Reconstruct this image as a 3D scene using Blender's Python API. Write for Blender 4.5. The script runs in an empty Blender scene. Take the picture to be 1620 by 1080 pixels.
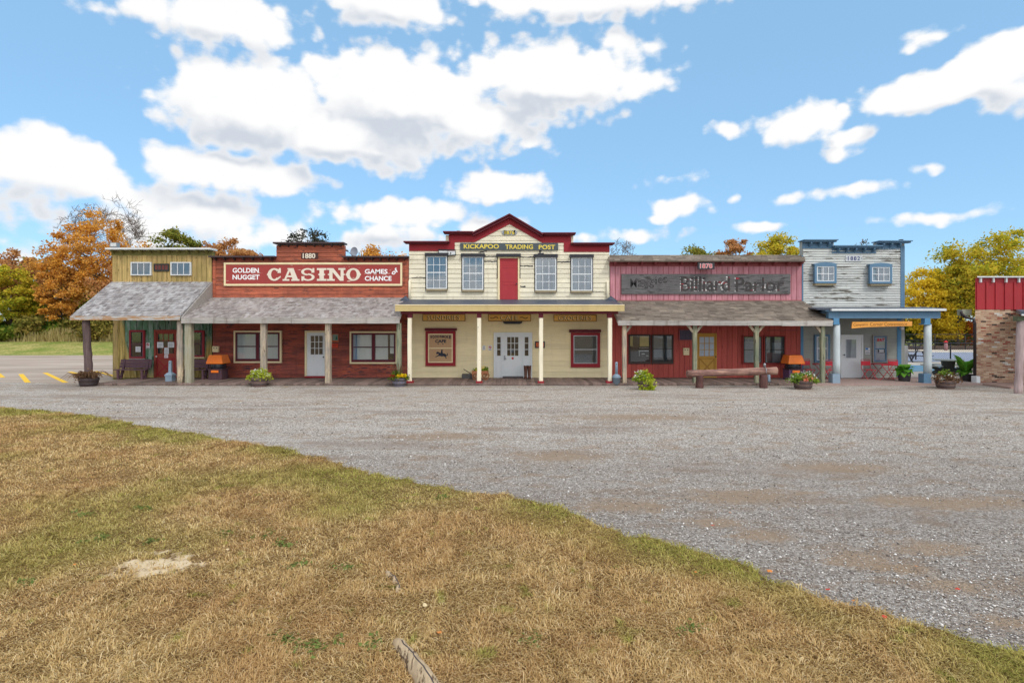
import bpy, math, random
import numpy as np
from mathutils import Vector, Matrix

scene = bpy.context.scene
COL = scene.collection
R = math.radians

# ------------------------------------------------------------------ camera
F, CX, HY, CH = 900.0, 810.0, 515.0, 2.585      # focal length and principal point in 1620 px units, eye height in m
cam_d = bpy.data.cameras.new("camera"); cam = bpy.data.objects.new("camera", cam_d); COL.objects.link(cam)
cam.location = (0, 0, CH); cam.rotation_euler = (R(90), 0, 0)
cam_d.sensor_width = 36; cam_d.lens = 36 * F / 1620
cam_d.shift_y = (HY - 540) / 1620
cam_d.clip_end = 5000
scene.camera = cam
scene.render.resolution_x, scene.render.resolution_y = 1024, 682
scene.view_settings.view_transform = 'Standard'; scene.view_settings.look = 'None'
scene.view_settings.exposure = 0.0; scene.view_settings.gamma = 1
scene.cycles.use_adaptive_sampling = True
scene.cycles.max_bounces = 6; scene.cycles.transparent_max_bounces = 12

# ------------------------------------------------------------------ sun + sky
SUN_EL, SUN_AZ = R(47), R(148)                  # azimuth clockwise from +Y: behind the camera, to the right
sd = bpy.data.lights.new("sun", 'SUN'); sun = bpy.data.objects.new("sun", sd); COL.objects.link(sun)
sd.energy = 1.4; sd.angle = R(10); sd.color = (1, .95, .87)
to_sun = Vector((math.sin(SUN_AZ) * math.cos(SUN_EL), math.cos(SUN_AZ) * math.cos(SUN_EL), math.sin(SUN_EL)))
sun.rotation_euler = to_sun.to_track_quat('Z', 'Y').to_euler()

def node(t, typ, ins=None, **at):
    n = t.nodes.new(typ)
    for k, v in at.items(): setattr(n, k, v)
    for k, v in (ins or {}).items():
        s = n.inputs[k]
        if hasattr(v, 'is_output') or isinstance(v, bpy.types.NodeSocket): t.links.new(v, s)
        else:
            if s.type == 'VECTOR' and len(v) == 4: v = v[:3]
            s.default_value = v
    return n
def mth(t, op, a, b=None, c=None, clamp=False):
    ins = {0: a}
    if b is not None: ins[1] = b
    if c is not None: ins[2] = c
    return node(t, 'ShaderNodeMath', ins, operation=op, use_clamp=clamp).outputs[0]
def mixc(t, f, a, b, mode='MIX'):
    n = node(t, 'ShaderNodeMix', {0: f, 6: a, 7: b}, data_type='RGBA', blend_type=mode)
    return n.outputs[2]
def remap(t, v, a, b, c=0.0, d=1.0, smooth=True):
    return node(t, 'ShaderNodeMapRange', {0: v, 1: a, 2: b, 3: c, 4: d}, interpolation_type='SMOOTHSTEP' if smooth else 'LINEAR').outputs[0]

world = bpy.data.worlds.new("World"); scene.world = world; world.use_nodes = True
wt = world.node_tree; wt.nodes.clear()
world.cycles.sampling_method = 'MANUAL'; world.cycles.sample_map_resolution = 128
# cloud field over direction: (azimuth, tangent of elevation); each cloud a soft blob broken up by noise
CLOUDS = [(400,170,146,90,1.5),(640,155,180,92,1.6),(880,125,168,70,1.5),(560,215,190,56,1.3),(740,190,120,50,1.2),(70,262,165,66,1.4),(365,272,150,42,1.3),
 (320,335,140,46,.8),(370,372,110,34,.6),(240,365,60,40,.6),(180,330,150,60,.35),(790,296,82,28,1.0),(640,338,125,26,1.0),(345,26,158,44,1.1),(615,0,104,54,1.2),(960,-8,245,44,1.1),
 (1500,135,175,36,1.4),(1590,112,90,62,1.4),(1475,62,42,16,.6),(1275,195,80,33,1.2),(1345,212,44,18,.7),(1075,328,48,21,.95),(1040,347,20,8,.6),
 (1015,375,55,14,.7),(1480,341,92,11,.7),(1210,357,42,8,.7),(1335,303,48,9,.5),(1250,310,30,11,.55),(1160,314,12,10,.7),(1470,262,20,9,.45),
 (840,226,34,12,.4),(1155,207,28,10,.4),(620,372,110,26,.5),(770,356,60,16,.7),(150,12,30,16,.5),(965,65,40,22,.7),(1330,240,24,9,.35),(1062,280,28,8,.3),
 (900,378,60,9,.35),(1330,170,14,9,.7),(875,32,30,10,.35)]
g = bpy.data.node_groups.new("cloud_field", 'ShaderNodeTree')
g.interface.new_socket("P", in_out='INPUT', socket_type='NodeSocketVector')
g.interface.new_socket("D", in_out='OUTPUT', socket_type='NodeSocketFloat'); g.interface.new_socket("B", in_out='OUTPUT', socket_type='NodeSocketFloat')
gi = g.nodes.new('NodeGroupInput'); go = g.nodes.new('NodeGroupOutput')
P0 = gi.outputs[0]
warp = node(g, 'ShaderNodeTexNoise', {'Vector': P0, 'Scale': 9.0, 'Detail': 3.0}, noise_dimensions='2D')
wv = node(g, 'ShaderNodeVectorMath', {0: warp.outputs['Color'], 1: (.5, .5, .5)}, operation='SUBTRACT').outputs[0]
wv = node(g, 'ShaderNodeVectorMath', {0: wv, 3: .07}, operation='SCALE'); wv.inputs['Scale'].default_value = .018
PW = node(g, 'ShaderNodeVectorMath', {0: P0, 1: wv.outputs[0]}, operation='ADD').outputs[0]
best = None
for cx, cy, rx, ry, k in CLOUDS:
    az = math.atan2(cx - CX, F); v = (HY - cy) / F * math.cos(az)
    wx_ = rx / F * math.cos(az) ** 2; wy_ = ry / F * math.cos(az)
    pv = PW if best is None else node(g, 'ShaderNodeVectorMath', {0: best, 1: (1e-7,) * 3, 2: PW}, operation='MULTIPLY_ADD').outputs[0]   # chained: keeps the shader stack small
    m = node(g, 'ShaderNodeMapping', {'Vector': pv, 'Location': (-az / wx_, -v / wy_, 0), 'Scale': (1 / wx_, 1 / wy_, 0)})
    l = node(g, 'ShaderNodeVectorMath', {0: m.outputs[0]}, operation='LENGTH').outputs['Value']
    d = mth(g, 'MULTIPLY_ADD', l, -k, k)
    best = d if best is None else mth(g, 'MAXIMUM', best, d)
best = mth(g, 'MAXIMUM', best, -.8)
# elsewhere (sides, overhead, behind the viewer) the same broken cumulus cover
big = node(g, 'ShaderNodeTexNoise', {'Vector': P0, 'Scale': 2.6, 'Detail': 2.0}, noise_dimensions='2D').outputs[0]
sx = node(g, 'ShaderNodeSeparateXYZ', {0: P0})
side = remap(g, mth(g, 'ABSOLUTE', sx.outputs[0]), .84, 1.1)
over = remap(g, sx.outputs[1], .62, .85)
off = mth(g, 'MAXIMUM', side, over)
best = mth(g, 'MAXIMUM', best, mth(g, 'MULTIPLY_ADD', off, 3.0, mth(g, 'MULTIPLY_ADD', big, 4.0, -4.6)))
st = node(g, 'ShaderNodeMapping', {'Vector': P0, 'Scale': (1, 1.35, 1)}).outputs[0]
fb = node(g, 'ShaderNodeTexNoise', {'Vector': st, 'Scale': 13.0, 'Detail': 8.0, 'Roughness': .6}, noise_dimensions='2D').outputs[0]
pf = node(g, 'ShaderNodeTexVoronoi', {'Vector': PW, 'Scale': 22.0, 'Smoothness': .8}, feature='SMOOTH_F1', voronoi_dimensions='2D').outputs[0]
pf2 = node(g, 'ShaderNodeTexVoronoi', {'Vector': PW, 'Scale': 50.0, 'Smoothness': .7}, feature='SMOOTH_F1', voronoi_dimensions='2D').outputs[0]
D = mth(g, 'MULTIPLY_ADD', mth(g, 'SUBTRACT', fb, .5), 1.25, best)
D = mth(g, 'MULTIPLY_ADD', mth(g, 'SUBTRACT', .42, pf), .8, D)
D = mth(g, 'MULTIPLY_ADD', mth(g, 'SUBTRACT', .42, pf2), .4, D)
g.links.new(D, go.inputs[0]); g.links.new(best, go.inputs[1])

gen = node(wt, 'ShaderNodeTexCoord').outputs['Generated']
sp = node(wt, 'ShaderNodeSeparateXYZ', {0: gen})
az = mth(wt, 'ARCTAN2', sp.outputs[0], sp.outputs[1])
hr = mth(wt, 'SQRT', mth(wt, 'ADD', mth(wt, 'MULTIPLY', sp.outputs[0], sp.outputs[0]), mth(wt, 'MULTIPLY', sp.outputs[1], sp.outputs[1])))
vv = mth(wt, 'DIVIDE', sp.outputs[2], mth(wt, 'MAXIMUM', hr, .12))
PV = node(wt, 'ShaderNodeCombineXYZ', {0: az, 1: vv}).outputs[0]
def fld(p):
    n = wt.nodes.new('ShaderNodeGroup'); n.node_tree = g; wt.links.new(p, n.inputs[0]); return n.outputs
d0, b0 = fld(PV)
d1, b1 = fld(node(wt, 'ShaderNodeVectorMath', {0: PV, 1: (.016, .05, 0)}, operation='ADD').outputs[0])
mask = remap(wt, d0, -.14, .38)
shade = mth(wt, 'ADD', mth(wt, 'MULTIPLY', mth(wt, 'SUBTRACT', d0, d1), .5), mth(wt, 'MULTIPLY', mth(wt, 'SUBTRACT', b0, b1), 1.1))
lit = remap(wt, shade, -.75, .25)
thick = remap(wt, d0, .15, .8)
lit = mth(wt, 'SUBTRACT', 1.0, mth(wt, 'MULTIPLY', mth(wt, 'SUBTRACT', 1.0, lit), mth(wt, 'MULTIPLY_ADD', thick, .6, .4)))
ccol = mixc(wt, lit, (.64, .69, .77, 1), (1.0, 1.0, 1.0, 1))
sky = node(wt, 'ShaderNodeTexSky', sky_type='NISHITA', sun_disc=False, sun_elevation=SUN_EL, sun_rotation=SUN_AZ,
           air_density=1.0, dust_density=.1, ozone_density=1.5, altitude=300)
tint = mixc(wt, 1.0, sky.outputs[0], (1.15, 1.36, 1.55, 1), 'MULTIPLY')
bg1 = node(wt, 'ShaderNodeBackground', {'Color': mixc(wt, .62, tint, (.36/.12, .66/.12, .95/.12, 1)), 'Strength': .12})   # thin bright haze evens out the blue
# brightness added to unseen cloud behind the viewer, to light porches and ground
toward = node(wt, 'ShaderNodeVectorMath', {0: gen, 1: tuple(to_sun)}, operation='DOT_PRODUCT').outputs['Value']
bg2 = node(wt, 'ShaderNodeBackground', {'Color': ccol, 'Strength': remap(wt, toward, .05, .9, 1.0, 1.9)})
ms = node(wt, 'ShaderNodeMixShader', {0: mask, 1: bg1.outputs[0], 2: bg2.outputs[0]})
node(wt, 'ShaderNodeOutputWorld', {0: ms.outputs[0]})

# ------------------------------------------------------------------ helpers
YW, YP, YE = 27.27, 24.8, 24.6                  # facade plane, porch posts, porch eaves
DK = 0.1                                        # boardwalk height
def X(px, Y=YW): return (px - CX) * Y / F
def Z(py, Y=YW): return CH - (py - HY) * Y / F
def G(px, py, z=0.0):
    Y = F * (CH - z) / (py - HY); return ((px - CX) * Y / F, Y, z)

class MB:
    def __init__(s): s.v, s.f, s.s = [], [], []
    def add(s, vs, fs, smooth=False):
        o = len(s.v); s.v += [tuple(p) for p in vs]
        for f in fs: s.f.append([o + i for i in f]); s.s.append(smooth)
        return s
    def box(s, x0, x1, y0, y1, z0, z1):
        return s.add([(x0,y0,z0),(x1,y0,z0),(x1,y1,z0),(x0,y1,z0),(x0,y0,z1),(x1,y0,z1),(x1,y1,z1),(x0,y1,z1)],
              [(0,3,2,1),(4,5,6,7),(0,1,5,4),(1,2,6,5),(2,3,7,6),(3,0,4,7)])
    def pb(s, a, b, c, d, Y, dep):              # front face measured in photo pixels on the plane at depth Y
        return s.box(X(a, Y), X(b, Y), Y, Y + dep, Z(d, Y), Z(c, Y))
    def prism(s, pts, y0, y1):                  # outline in x,z (counter-clockwise seen from -y)
        n = len(pts)
        vs = [(x, y0, z) for x, z in pts] + [(x, y1, z) for x, z in pts]
        fs = [list(range(n)), list(range(2*n-1, n-1, -1))] + [(i, i+n, (i+1)%n+n, (i+1)%n) for i in range(n)]
        return s.add(vs, fs)
    def pprism(s, pts, Y, dep): return s.prism([(X(a, Y), Z(b, Y)) for a, b in pts], Y, Y + dep)
    def tube(s, path, rad, n=8, cap=True, smooth=True):
        P = [Vector(p) for p in path]; rr = rad if hasattr(rad, '__len__') else [rad] * len(P)
        vs, fs = [], []
        up = None
        for i, p in enumerate(P):
            t = (P[min(i+1, len(P)-1)] - P[max(i-1, 0)]); t = t.normalized() if t.length > 1e-9 else Vector((0,0,1))
            if up is None: up = t.orthogonal().normalized()
            up = (up - t * up.dot(t)); up = up.normalized() if up.length > 1e-6 else t.orthogonal().normalized()
            w = t.cross(up)
            for k in range(n):
                a = 2 * math.pi * k / n; vs.append(p + (up * math.cos(a) + w * math.sin(a)) * rr[i])
        for i in range(len(P)-1):
            for k in range(n):
                fs.append((i*n+k, i*n+(k+1)%n, (i+1)*n+(k+1)%n, (i+1)*n+k))
        s.add(vs, fs, smooth)
        if cap:
            o = len(s.v) - len(vs)
            s.f.append([o + k for k in range(n)][::-1]); s.s.append(False)
            s.f.append([o + (len(P)-1)*n + k for k in range(n)]); s.s.append(False)
        return s
    def lathe(s, prof, c=(0,0,0), n=16, smooth=True, cap=True):     # prof: (r, z)
        vs, fs = [], []
        for r, z in prof:
            for k in range(n):
                a = 2*math.pi*k/n; vs.append((c[0]+r*math.cos(a), c[1]+r*math.sin(a), c[2]+z))
        for i in range(len(prof)-1):
            for k in range(n): fs.append((i*n+k, i*n+(k+1)%n, (i+1)*n+(k+1)%n, (i+1)*n+k))
        if cap:
            fs.append(list(range(n))[::-1]); fs.append([(len(prof)-1)*n+k for k in range(n)])
        return s.add(vs, fs, smooth)
    def bar(s, p, q, w, h=None):
        return s.tube([p, q], [(w if h is None else (w+h)/2) * .7071] * 2, 4, smooth=False)
    def build(s, name, m, parent=None, L=(0,0,0)):
        me = bpy.data.meshes.new(name)
        me.from_pydata([(x-L[0], y-L[1], z-L[2]) for x, y, z in s.v], [], s.f)
        me.polygons.foreach_set('use_smooth', s.s); me.materials.append(m); me.update()
        o = bpy.data.objects.new(name, me); COL.objects.link(o)
        if parent: o.parent = parent
        else: o.location = L
        return o
def np_mesh(name, verts, quads, m, attrs=None, parent=None):
    me = bpy.data.meshes.new(name); n, k = len(verts), len(quads)
    w = quads.shape[1]
    me.vertices.add(n); me.vertices.foreach_set('co', np.ascontiguousarray(verts, dtype=np.float32).ravel())
    me.loops.add(k * w); me.loops.foreach_set('vertex_index', np.ascontiguousarray(quads, dtype=np.int32).ravel())
    me.polygons.add(k); me.polygons.foreach_set('loop_start', np.arange(0, k*w, w, dtype=np.int32))
    for an, av in (attrs or {}).items():
        a = me.attributes.new(an, 'FLOAT', 'POINT'); a.data.foreach_set('value', np.ascontiguousarray(av, dtype=np.float32))
    me.materials.append(m); me.update(calc_edges=True); me.validate()
    o = bpy.data.objects.new(name, me); COL.objects.link(o)
    if parent: o.parent = parent
    return o
def tag(o, label=None, cat=None, group=None, kind=None):
    if label: o['label'] = label
    if cat: o['category'] = cat
    if group: o['group'] = group
    if kind: o['kind'] = kind
    return o
def thing(name, label, cat, loc, group=None, rz=0):
    o = bpy.data.objects.new(name, None); COL.objects.link(o); o.location = loc; o.rotation_euler = (0, 0, rz)
    return tag(o, label, cat, group)
def copy_thing(r, loc, rz, label):
    c = r.copy(); COL.objects.link(c); c.location = loc; c.rotation_euler = (0, 0, rz); c['label'] = label
    for ch in list(r.children):
        d = ch.copy(); COL.objects.link(d); d.parent = c
        for gch in list(ch.children):
            e = gch.copy(); COL.objects.link(e); e.parent = d
    return c
def text(name, s, m, parent, rect, Y, L=(0,0,0), ext=.008, bold=0.0, shear=0.0, space=1.0, tilt=0.0):
    cu = bpy.data.curves.new('lettering', 'FONT'); cu.body = s; cu.size = 1; cu.extrude = 0; cu.offset = bold; cu.shear = shear
    cu.space_character = space; cu.resolution_u = 3
    ob = bpy.data.objects.new('lettering_curve', cu); COL.objects.link(ob)
    dg = bpy.context.evaluated_depsgraph_get(); me0 = ob.evaluated_get(dg).to_mesh()
    vs = [v.co.copy() for v in me0.vertices]; fs = [list(p.vertices) for p in me0.polygons]
    ob.evaluated_get(dg).to_mesh_clear(); bpy.data.objects.remove(ob); bpy.data.curves.remove(cu)
    x0, x1 = min(v.x for v in vs), max(v.x for v in vs); y0, y1 = min(v.y for v in vs), max(v.y for v in vs)
    A, B, C, Dd = X(rect[0], Y), X(rect[1], Y), Z(rect[3], Y), Z(rect[2], Y)
    mb = MB(); cx, cz = (A+B)/2, (C+Dd)/2; ct, sn = math.cos(tilt), math.sin(tilt)
    out = []
    for v in vs:
        x = A + (v.x-x0)/(x1-x0)*(B-A) - cx; z = C + (v.y-y0)/(y1-y0)*(Dd-C) - cz
        out.append((cx + x*ct - z*sn, Y - ext, cz + x*sn + z*ct))
    mb.add(out, fs)
    return mb.build(name, m, parent, L)

# ------------------------------------------------------------------ materials
def C(r, g_, b, k=1.0):
    f = lambda c: (c/255/12.92 if c/255 <= .04045 else ((c/255+.055)/1.055)**2.4) * k
    return (f(r), f(g_), f(b), 1)
MATS = {}
def base(name, rough=.7, spec=.3, metal=0.0):
    m = bpy.data.materials.new(name); m.use_nodes = True; t = m.node_tree
    p = t.nodes['Principled BSDF']; p.inputs['Roughness'].default_value = rough; p.inputs['Metallic'].default_value = metal
    p.inputs['Specular IOR Level'].default_value = spec
    MATS[name] = m
    return m, t, p
def setc(t, p, c, s='Base Color'): t.links.new(c, p.inputs[s])
def bump(t, p, h, dist=.01, st=.6):
    b = node(t, 'ShaderNodeBump', {'Height': h, 'Distance': dist, 'Strength': st}); t.links.new(b.outputs[0], p.inputs['Normal'])
def coord(t, sc=(1,1,1)):
    return node(t, 'ShaderNodeMapping', {'Vector': node(t, 'ShaderNodeTexCoord').outputs['Object'], 'Scale': sc}).outputs[0]
def noise(t, vec, scale, detail=5, rough=.55):
    return node(t, 'ShaderNodeTexNoise', {'Vector': vec, 'Scale': scale, 'Detail': detail, 'Roughness': rough}).outputs[0]
def surf(name, col, var=.18, island=.0, grain=None, rough=.65, wood=None, peel=0.0, dirt=.25, dirtcol=(.06,.05,.045,1), spec=.25, metal=0.0, alt=None, bmp=.3, gs=1.0, pscale=None):
    """paint or bare wood: tone drift, per-board tone, grain, flaking to WOOD, streaky dirt"""
    m, t, p = base(name, rough, spec, metal)
    gsc = {'x': (.9, 9, 14), 'z': (14, 9, .9), 'y': (14, .9, 9), None: (4, 4, 4)}[grain]
    gsc = tuple(v * gs for v in gsc)
    v = coord(t, gsc); iso = coord(t)
    gr = noise(t, v, 1.6, 7, .62); bl = noise(t, iso, .9, 4)
    rnd = node(t, 'ShaderNodeNewGeometry').outputs['Random Per Island']
    c = node(t, 'ShaderNodeRGB'); c.outputs[0].default_value = col; c = c.outputs[0]
    if alt: c = mixc(t, remap(t, mth(t, 'ADD', mth(t, 'MULTIPLY', bl, .6), mth(t, 'MULTIPLY', gr, .4)), .38, .62), c, alt)
    f = mth(t, 'ADD', mth(t, 'MULTIPLY', mth(t, 'SUBTRACT', gr, .5), var * 3), mth(t, 'MULTIPLY', mth(t, 'SUBTRACT', bl, .5), var * 1.6))
    f = mth(t, 'ADD', f, mth(t, 'MULTIPLY', mth(t, 'SUBTRACT', rnd, .5), island * 2))
    f = mth(t, 'ADD', f, 1.0)
    sc = node(t, 'ShaderNodeVectorMath', {0: c}, operation='SCALE'); t.links.new(f, sc.inputs['Scale']); c = sc.outputs[0]
    if dirt:
        dn = noise(t, coord(t, (3.2, 3.2, .7)), 1.3, 6, .65)
        c = mixc(t, mth(t, 'MULTIPLY', remap(t, dn, .5, .78), dirt), c, dirtcol)
    if wood and peel > 0:
        ps = {'x': (1.3, 6, 9), 'z': (9, 6, 1.3), 'y': (9, 1.3, 6), None: (5, 5, 5)}[grain]
        pn = noise(t, coord(t, pscale or ps), 1.7, 8, .68); pn = mth(t, 'ADD', mth(t, 'MULTIPLY', pn, .75), mth(t, 'MULTIPLY', bl, .25))
        pm = remap(t, pn, .66 - peel * .32, .69 - peel * .32)
        wc = node(t, 'ShaderNodeVectorMath', {0: wood}, operation='SCALE'); t.links.new(mth(t, 'ADD', gr, .5), wc.inputs['Scale'])
        c = mixc(t, pm, c, wc.outputs[0])
    setc(t, p, c)
    if bmp: bump(t, p, gr, .012, bmp)
    return m
def flat(name, col, rough=.5, spec=.4, metal=0.0, var=.12):
    return surf(name, col, var=var, rough=rough, spec=spec, metal=metal, dirt=.12, bmp=.08)
def emis(name, col, s=1.0):
    m, t, p = base(name); p.inputs['Base Color'].default_value = col; p.inputs['Emission Color'].default_value = col; p.inputs['Emission Strength'].default_value = s
    return m
def glass_clear():
    m, t, p = base('clear_glass'); t.nodes.remove(p)
    lw = node(t, 'ShaderNodeFresnel', {'IOR': 1.7}).outputs[0]
    wob = noise(t, coord(t), 1.5, 2)
    gl = node(t, 'ShaderNodeBsdfGlossy', {'Roughness': .03, 'Color': (.9,.95,1,1)})
    b = node(t, 'ShaderNodeBump', {'Height': wob, 'Distance': .02, 'Strength': .04}); t.links.new(b.outputs[0], gl.inputs['Normal'])
    tr = node(t, 'ShaderNodeBsdfTransparent', {'Color': (.92,.94,.94,1)})
    mx = node(t, 'ShaderNodeMixShader', {0: mth(t, 'ADD', lw, .1, clamp=True), 1: tr.outputs[0], 2: gl.outputs[0]})
    t.links.new(mx.outputs[0], t.nodes['Material Output'].inputs[0]); return m
GLASS = glass_clear()
def curtain_mat(name, a, b, sc=26):
    m, t, p = base(name, .9, .1)
    w = node(t, 'ShaderNodeTexWave', {'Vector': coord(t, (1, 0, .15)), 'Scale': sc * .22, 'Distortion': 1.2, 'Detail': 0.0}, bands_direction='X').outputs[1]  # vertical bands put fold light and shade into the colour
    setc(t, p, mixc(t, mth(t, 'MULTIPLY', w, noise(t, coord(t, (1,1,.3)), 3)), a, b)); return m

WOOD_GREY = C(150,142,138)
M = dict(
 olive=surf('olive_board_paint', C(162,142,88), .26, .16, 'z', wood=C(96,82,50), peel=.26, dirt=.4, alt=C(182,154,100)),
 green=None,
 olive_dark=surf('olive_trim_paint', C(112,106,58), .25, .1, 'x', dirt=.4),
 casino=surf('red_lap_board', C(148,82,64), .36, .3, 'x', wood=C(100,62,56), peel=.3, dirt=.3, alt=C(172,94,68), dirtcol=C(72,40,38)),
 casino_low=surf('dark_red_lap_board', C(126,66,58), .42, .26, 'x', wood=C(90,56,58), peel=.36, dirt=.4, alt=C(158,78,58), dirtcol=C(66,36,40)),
 cream=surf('cream_lap_paint', C(226,217,193), .14, .07, 'x', wood=C(110,98,80), peel=.15, dirt=.3, dirtcol=C(128,112,88)),
 cream_low=surf('buff_lap_paint', C(232,216,174), .12, .06, 'x', dirt=.14, dirtcol=C(160,120,74)),
 cream_trim=surf('cream_trim_paint', C(232,214,172), .1, 0, 'x', wood=C(150,120,80), peel=.1, dirt=.15),
 post_cream=surf('cream_post_paint', C(236,226,200), .08, 0, 'z', wood=C(70,60,50), peel=.13, dirt=.15),
 fascia_tan=surf('tan_fascia_paint', C(196,174,122), .14, 0, 'x', wood=C(110,84,54), peel=.08, dirt=.2),
 maroon=surf('maroon_trim_paint', C(146,40,48), .12, 0, 'x', dirt=.15),
 maroon_dark=surf('dark_maroon_cap_paint', C(98,34,44), .15, 0, 'x', dirt=.15),
 door_red=surf('faded_red_door_paint', C(168,56,62), .08, 0, 'z', dirt=.12),
 pink=surf('faded_pink_board_paint', C(178,120,127), .24, .12, 'z', wood=C(146,78,88), peel=.16, dirt=.15, alt=C(190,130,140), dirtcol=C(120,60,70)),
 pink_trim=surf('dull_red_trim_paint', C(150,78,80), .2, .05, 'x', dirt=.2),
 barn=surf('barn_red_board_paint', C(182,84,74), .2, .14, 'z', wood=C(146,62,58), peel=.18, dirt=.3, dirtcol=C(118,54,54)),
 barn_flat=surf('barn_red_trim_paint', C(146,56,52), .14, .05, 'z', dirt=.2),
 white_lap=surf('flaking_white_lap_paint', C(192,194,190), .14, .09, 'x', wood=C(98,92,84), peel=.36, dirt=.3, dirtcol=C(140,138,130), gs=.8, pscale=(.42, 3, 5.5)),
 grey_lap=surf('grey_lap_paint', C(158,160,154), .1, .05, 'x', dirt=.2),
 blue=surf('blue_trim_paint', C(92,124,150), .16, .05, 'x', wood=C(60,72,82), peel=.14, dirt=.2),
 blue_bright=surf('bright_blue_trim_paint', C(88,136,172), .12, .05, 'x', dirt=.15),
 white=surf('white_paint', C(218,221,222), .05, 0, None, dirt=.1, rough=.45),
 white_metal=flat('white_metal_edge', C(210,212,212), .35, .5),
 grey_wood=surf('weathered_grey_wood', C(150,144,138), .38, .15, 'x', dirt=.35, dirtcol=C(84,76,70), rough=.85, bmp=.6),
 grey_fascia=surf('weathered_fascia_wood', C(164,158,152), .5, .12, 'x', dirt=.6, dirtcol=C(96,80,70), rough=.85, bmp=.5),
 tan_fascia=surf('bare_fascia_wood', C(170,132,96), .3, .1, 'x', wood=C(176,172,168), peel=.55, dirt=.3, rough=.85),
 log_dark=surf('dark_log_wood', C(98,82,80), .5, .1, 'z', dirt=.45, dirtcol=C(40,32,30), rough=.85, bmp=.8),
 log_grey=surf('silver_log_wood', C(150,142,134), .62, .1, 'z', dirt=.6, dirtcol=C(84,70,58), rough=.85, bmp=.9, alt=C(176,158,132), wood=C(70,62,58), peel=.22),
 log_pale=surf('pale_post_wood', C(166,158,130), .6, .1, 'z', wood=C(100,88,64), peel=.2, dirt=.5, dirtcol=C(120,96,60), rough=.85, bmp=.7, alt=C(140,138,124)),
 post_green=surf('green_stained_post', C(120,128,108), .6, .1, 'z', wood=C(70,70,60), peel=.24, dirt=.5, dirtcol=C(60,62,50), rough=.85, alt=C(140,136,112), bmp=.6),
 log_red=surf('reddish_hitch_log', C(116,84,78), .55, .1, 'x', dirt=.5, dirtcol=C(58,40,38), rough=.8, alt=C(160,126,110), bmp=.9),
 log_red_v=surf('reddish_hitch_post', C(92,64,60), .45, .1, 'z', dirt=.4, dirtcol=C(40,26,26), rough=.85, bmp=.8),
 deck=surf('boardwalk_wood', C(122,104,96), .34, .3, 'y', dirt=.5, dirtcol=C(74,60,54), rough=.9, bmp=.5),
 black=flat('black_trim', C(40,40,46), .5), dark=flat('painted_room_shade', C(38,40,44), .9, .1), tar=surf('black_roof_membrane', C(70,76,88), .25, 0, None, dirt=.2, rough=.5),  # dark: an unlit room painted as one flat colour
 sill_wood=surf('weathered_sill_wood', C(150,136,108), .3, 0, 'x', dirt=.3),
 purple_wood=surf('dark_purple_bench_wood', C(96,70,78), .3, .15, 'x', dirt=.25, rough=.75),
 orange=flat('orange_plastic', C(250,128,36), .45, .5, var=.05), bin_dark=surf('dark_bin_slats', C(84,62,70), .2, .12, 'z', dirt=.2),
 bag=flat('black_bin_bag', C(34,36,46), .25, .6), ash=flat('blue_grey_plastic', C(132,150,166), .5, .4, var=.06),
 red_metal=flat('red_chair_metal', C(200,38,56), .4, .5, var=.08), red_sheet=surf('red_metal_sheet', C(160,44,50), .1, .05, 'z', rough=.45, dirt=.12),
 barrel=surf('barrel_stave_wood', C(110,90,84), .3, .2, 'z', dirt=.3), barrel_grey=surf('grey_barrel_wood', C(108,104,116), .25, .15, 'z', dirt=.25),
 hoop=flat('barrel_hoop_iron', C(66,56,56), .55, .4), soil=flat('potting_soil', C(52,40,32), .95, .1),
 paper=flat('white_paper', C(226,228,232), .8, .1, var=.04), pot=flat('black_plastic_pot', C(56,52,56), .5, .4),
 steel=flat('dull_steel', C(150,152,154), .35, .5, .7), satdish=flat('grey_dish_enamel', C(150,154,166), .4, .5),
 pane_black=None, concrete=surf('pale_concrete', C(206,196,182), .1, .03, None, dirt=.15, rough=.9, dirtcol=C(150,136,120)),
)
def green_wall():
    m, t, p = base('green_board_paint', .75, .2)
    v = coord(t, (14, 9, .9)); gr = noise(t, v, 1.5, 7, .62); rnd = node(t, 'ShaderNodeNewGeometry').outputs['Random Per Island']
    z = node(t, 'ShaderNodeSeparateXYZ', {0: node(t, 'ShaderNodeTexCoord').outputs['Object']})
    # green coat worn away to the yellow undercoat along the foot and the left-hand boards
    edge = mth(t, 'ADD', z.outputs[2], mth(t, 'MULTIPLY', mth(t, 'SUBTRACT', rnd, .5), 1.5))
    edge = mth(t, 'ADD', edge, mth(t, 'MULTIPLY', mth(t, 'SUBTRACT', gr, .5), 1.2))
    edge = mth(t, 'ADD', edge, remap(t, z.outputs[0], -2.3, -1.2, -2.6, 0.0))
    wgt = remap(t, edge, .7, 1.5)
    gcol = mixc(t, remap(t, noise(t, coord(t, (5, 5, 2)), 1.2, 5), .4, .62), C(92,128,102), C(130,148,136))
    gcol = mixc(t, remap(t, noise(t, coord(t, (7, 7, 2.2)), 1.1, 6), .58, .62), gcol, C(50,84,68))
    ycol = mixc(t, remap(t, gr, .35, .65), C(134,116,64), C(200,174,106))
    c = mixc(t, wgt, ycol, gcol)
    s = node(t, 'ShaderNodeVectorMath', {0: c}, operation='SCALE'); t.links.new(mth(t, 'MULTIPLY_ADD', mth(t, 'ADD', gr, rnd), .35, .65), s.inputs['Scale'])
    setc(t, p, s.outputs[0]); bump(t, p, gr, .012, .4); return m
M['green'] = green_wall()
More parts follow.
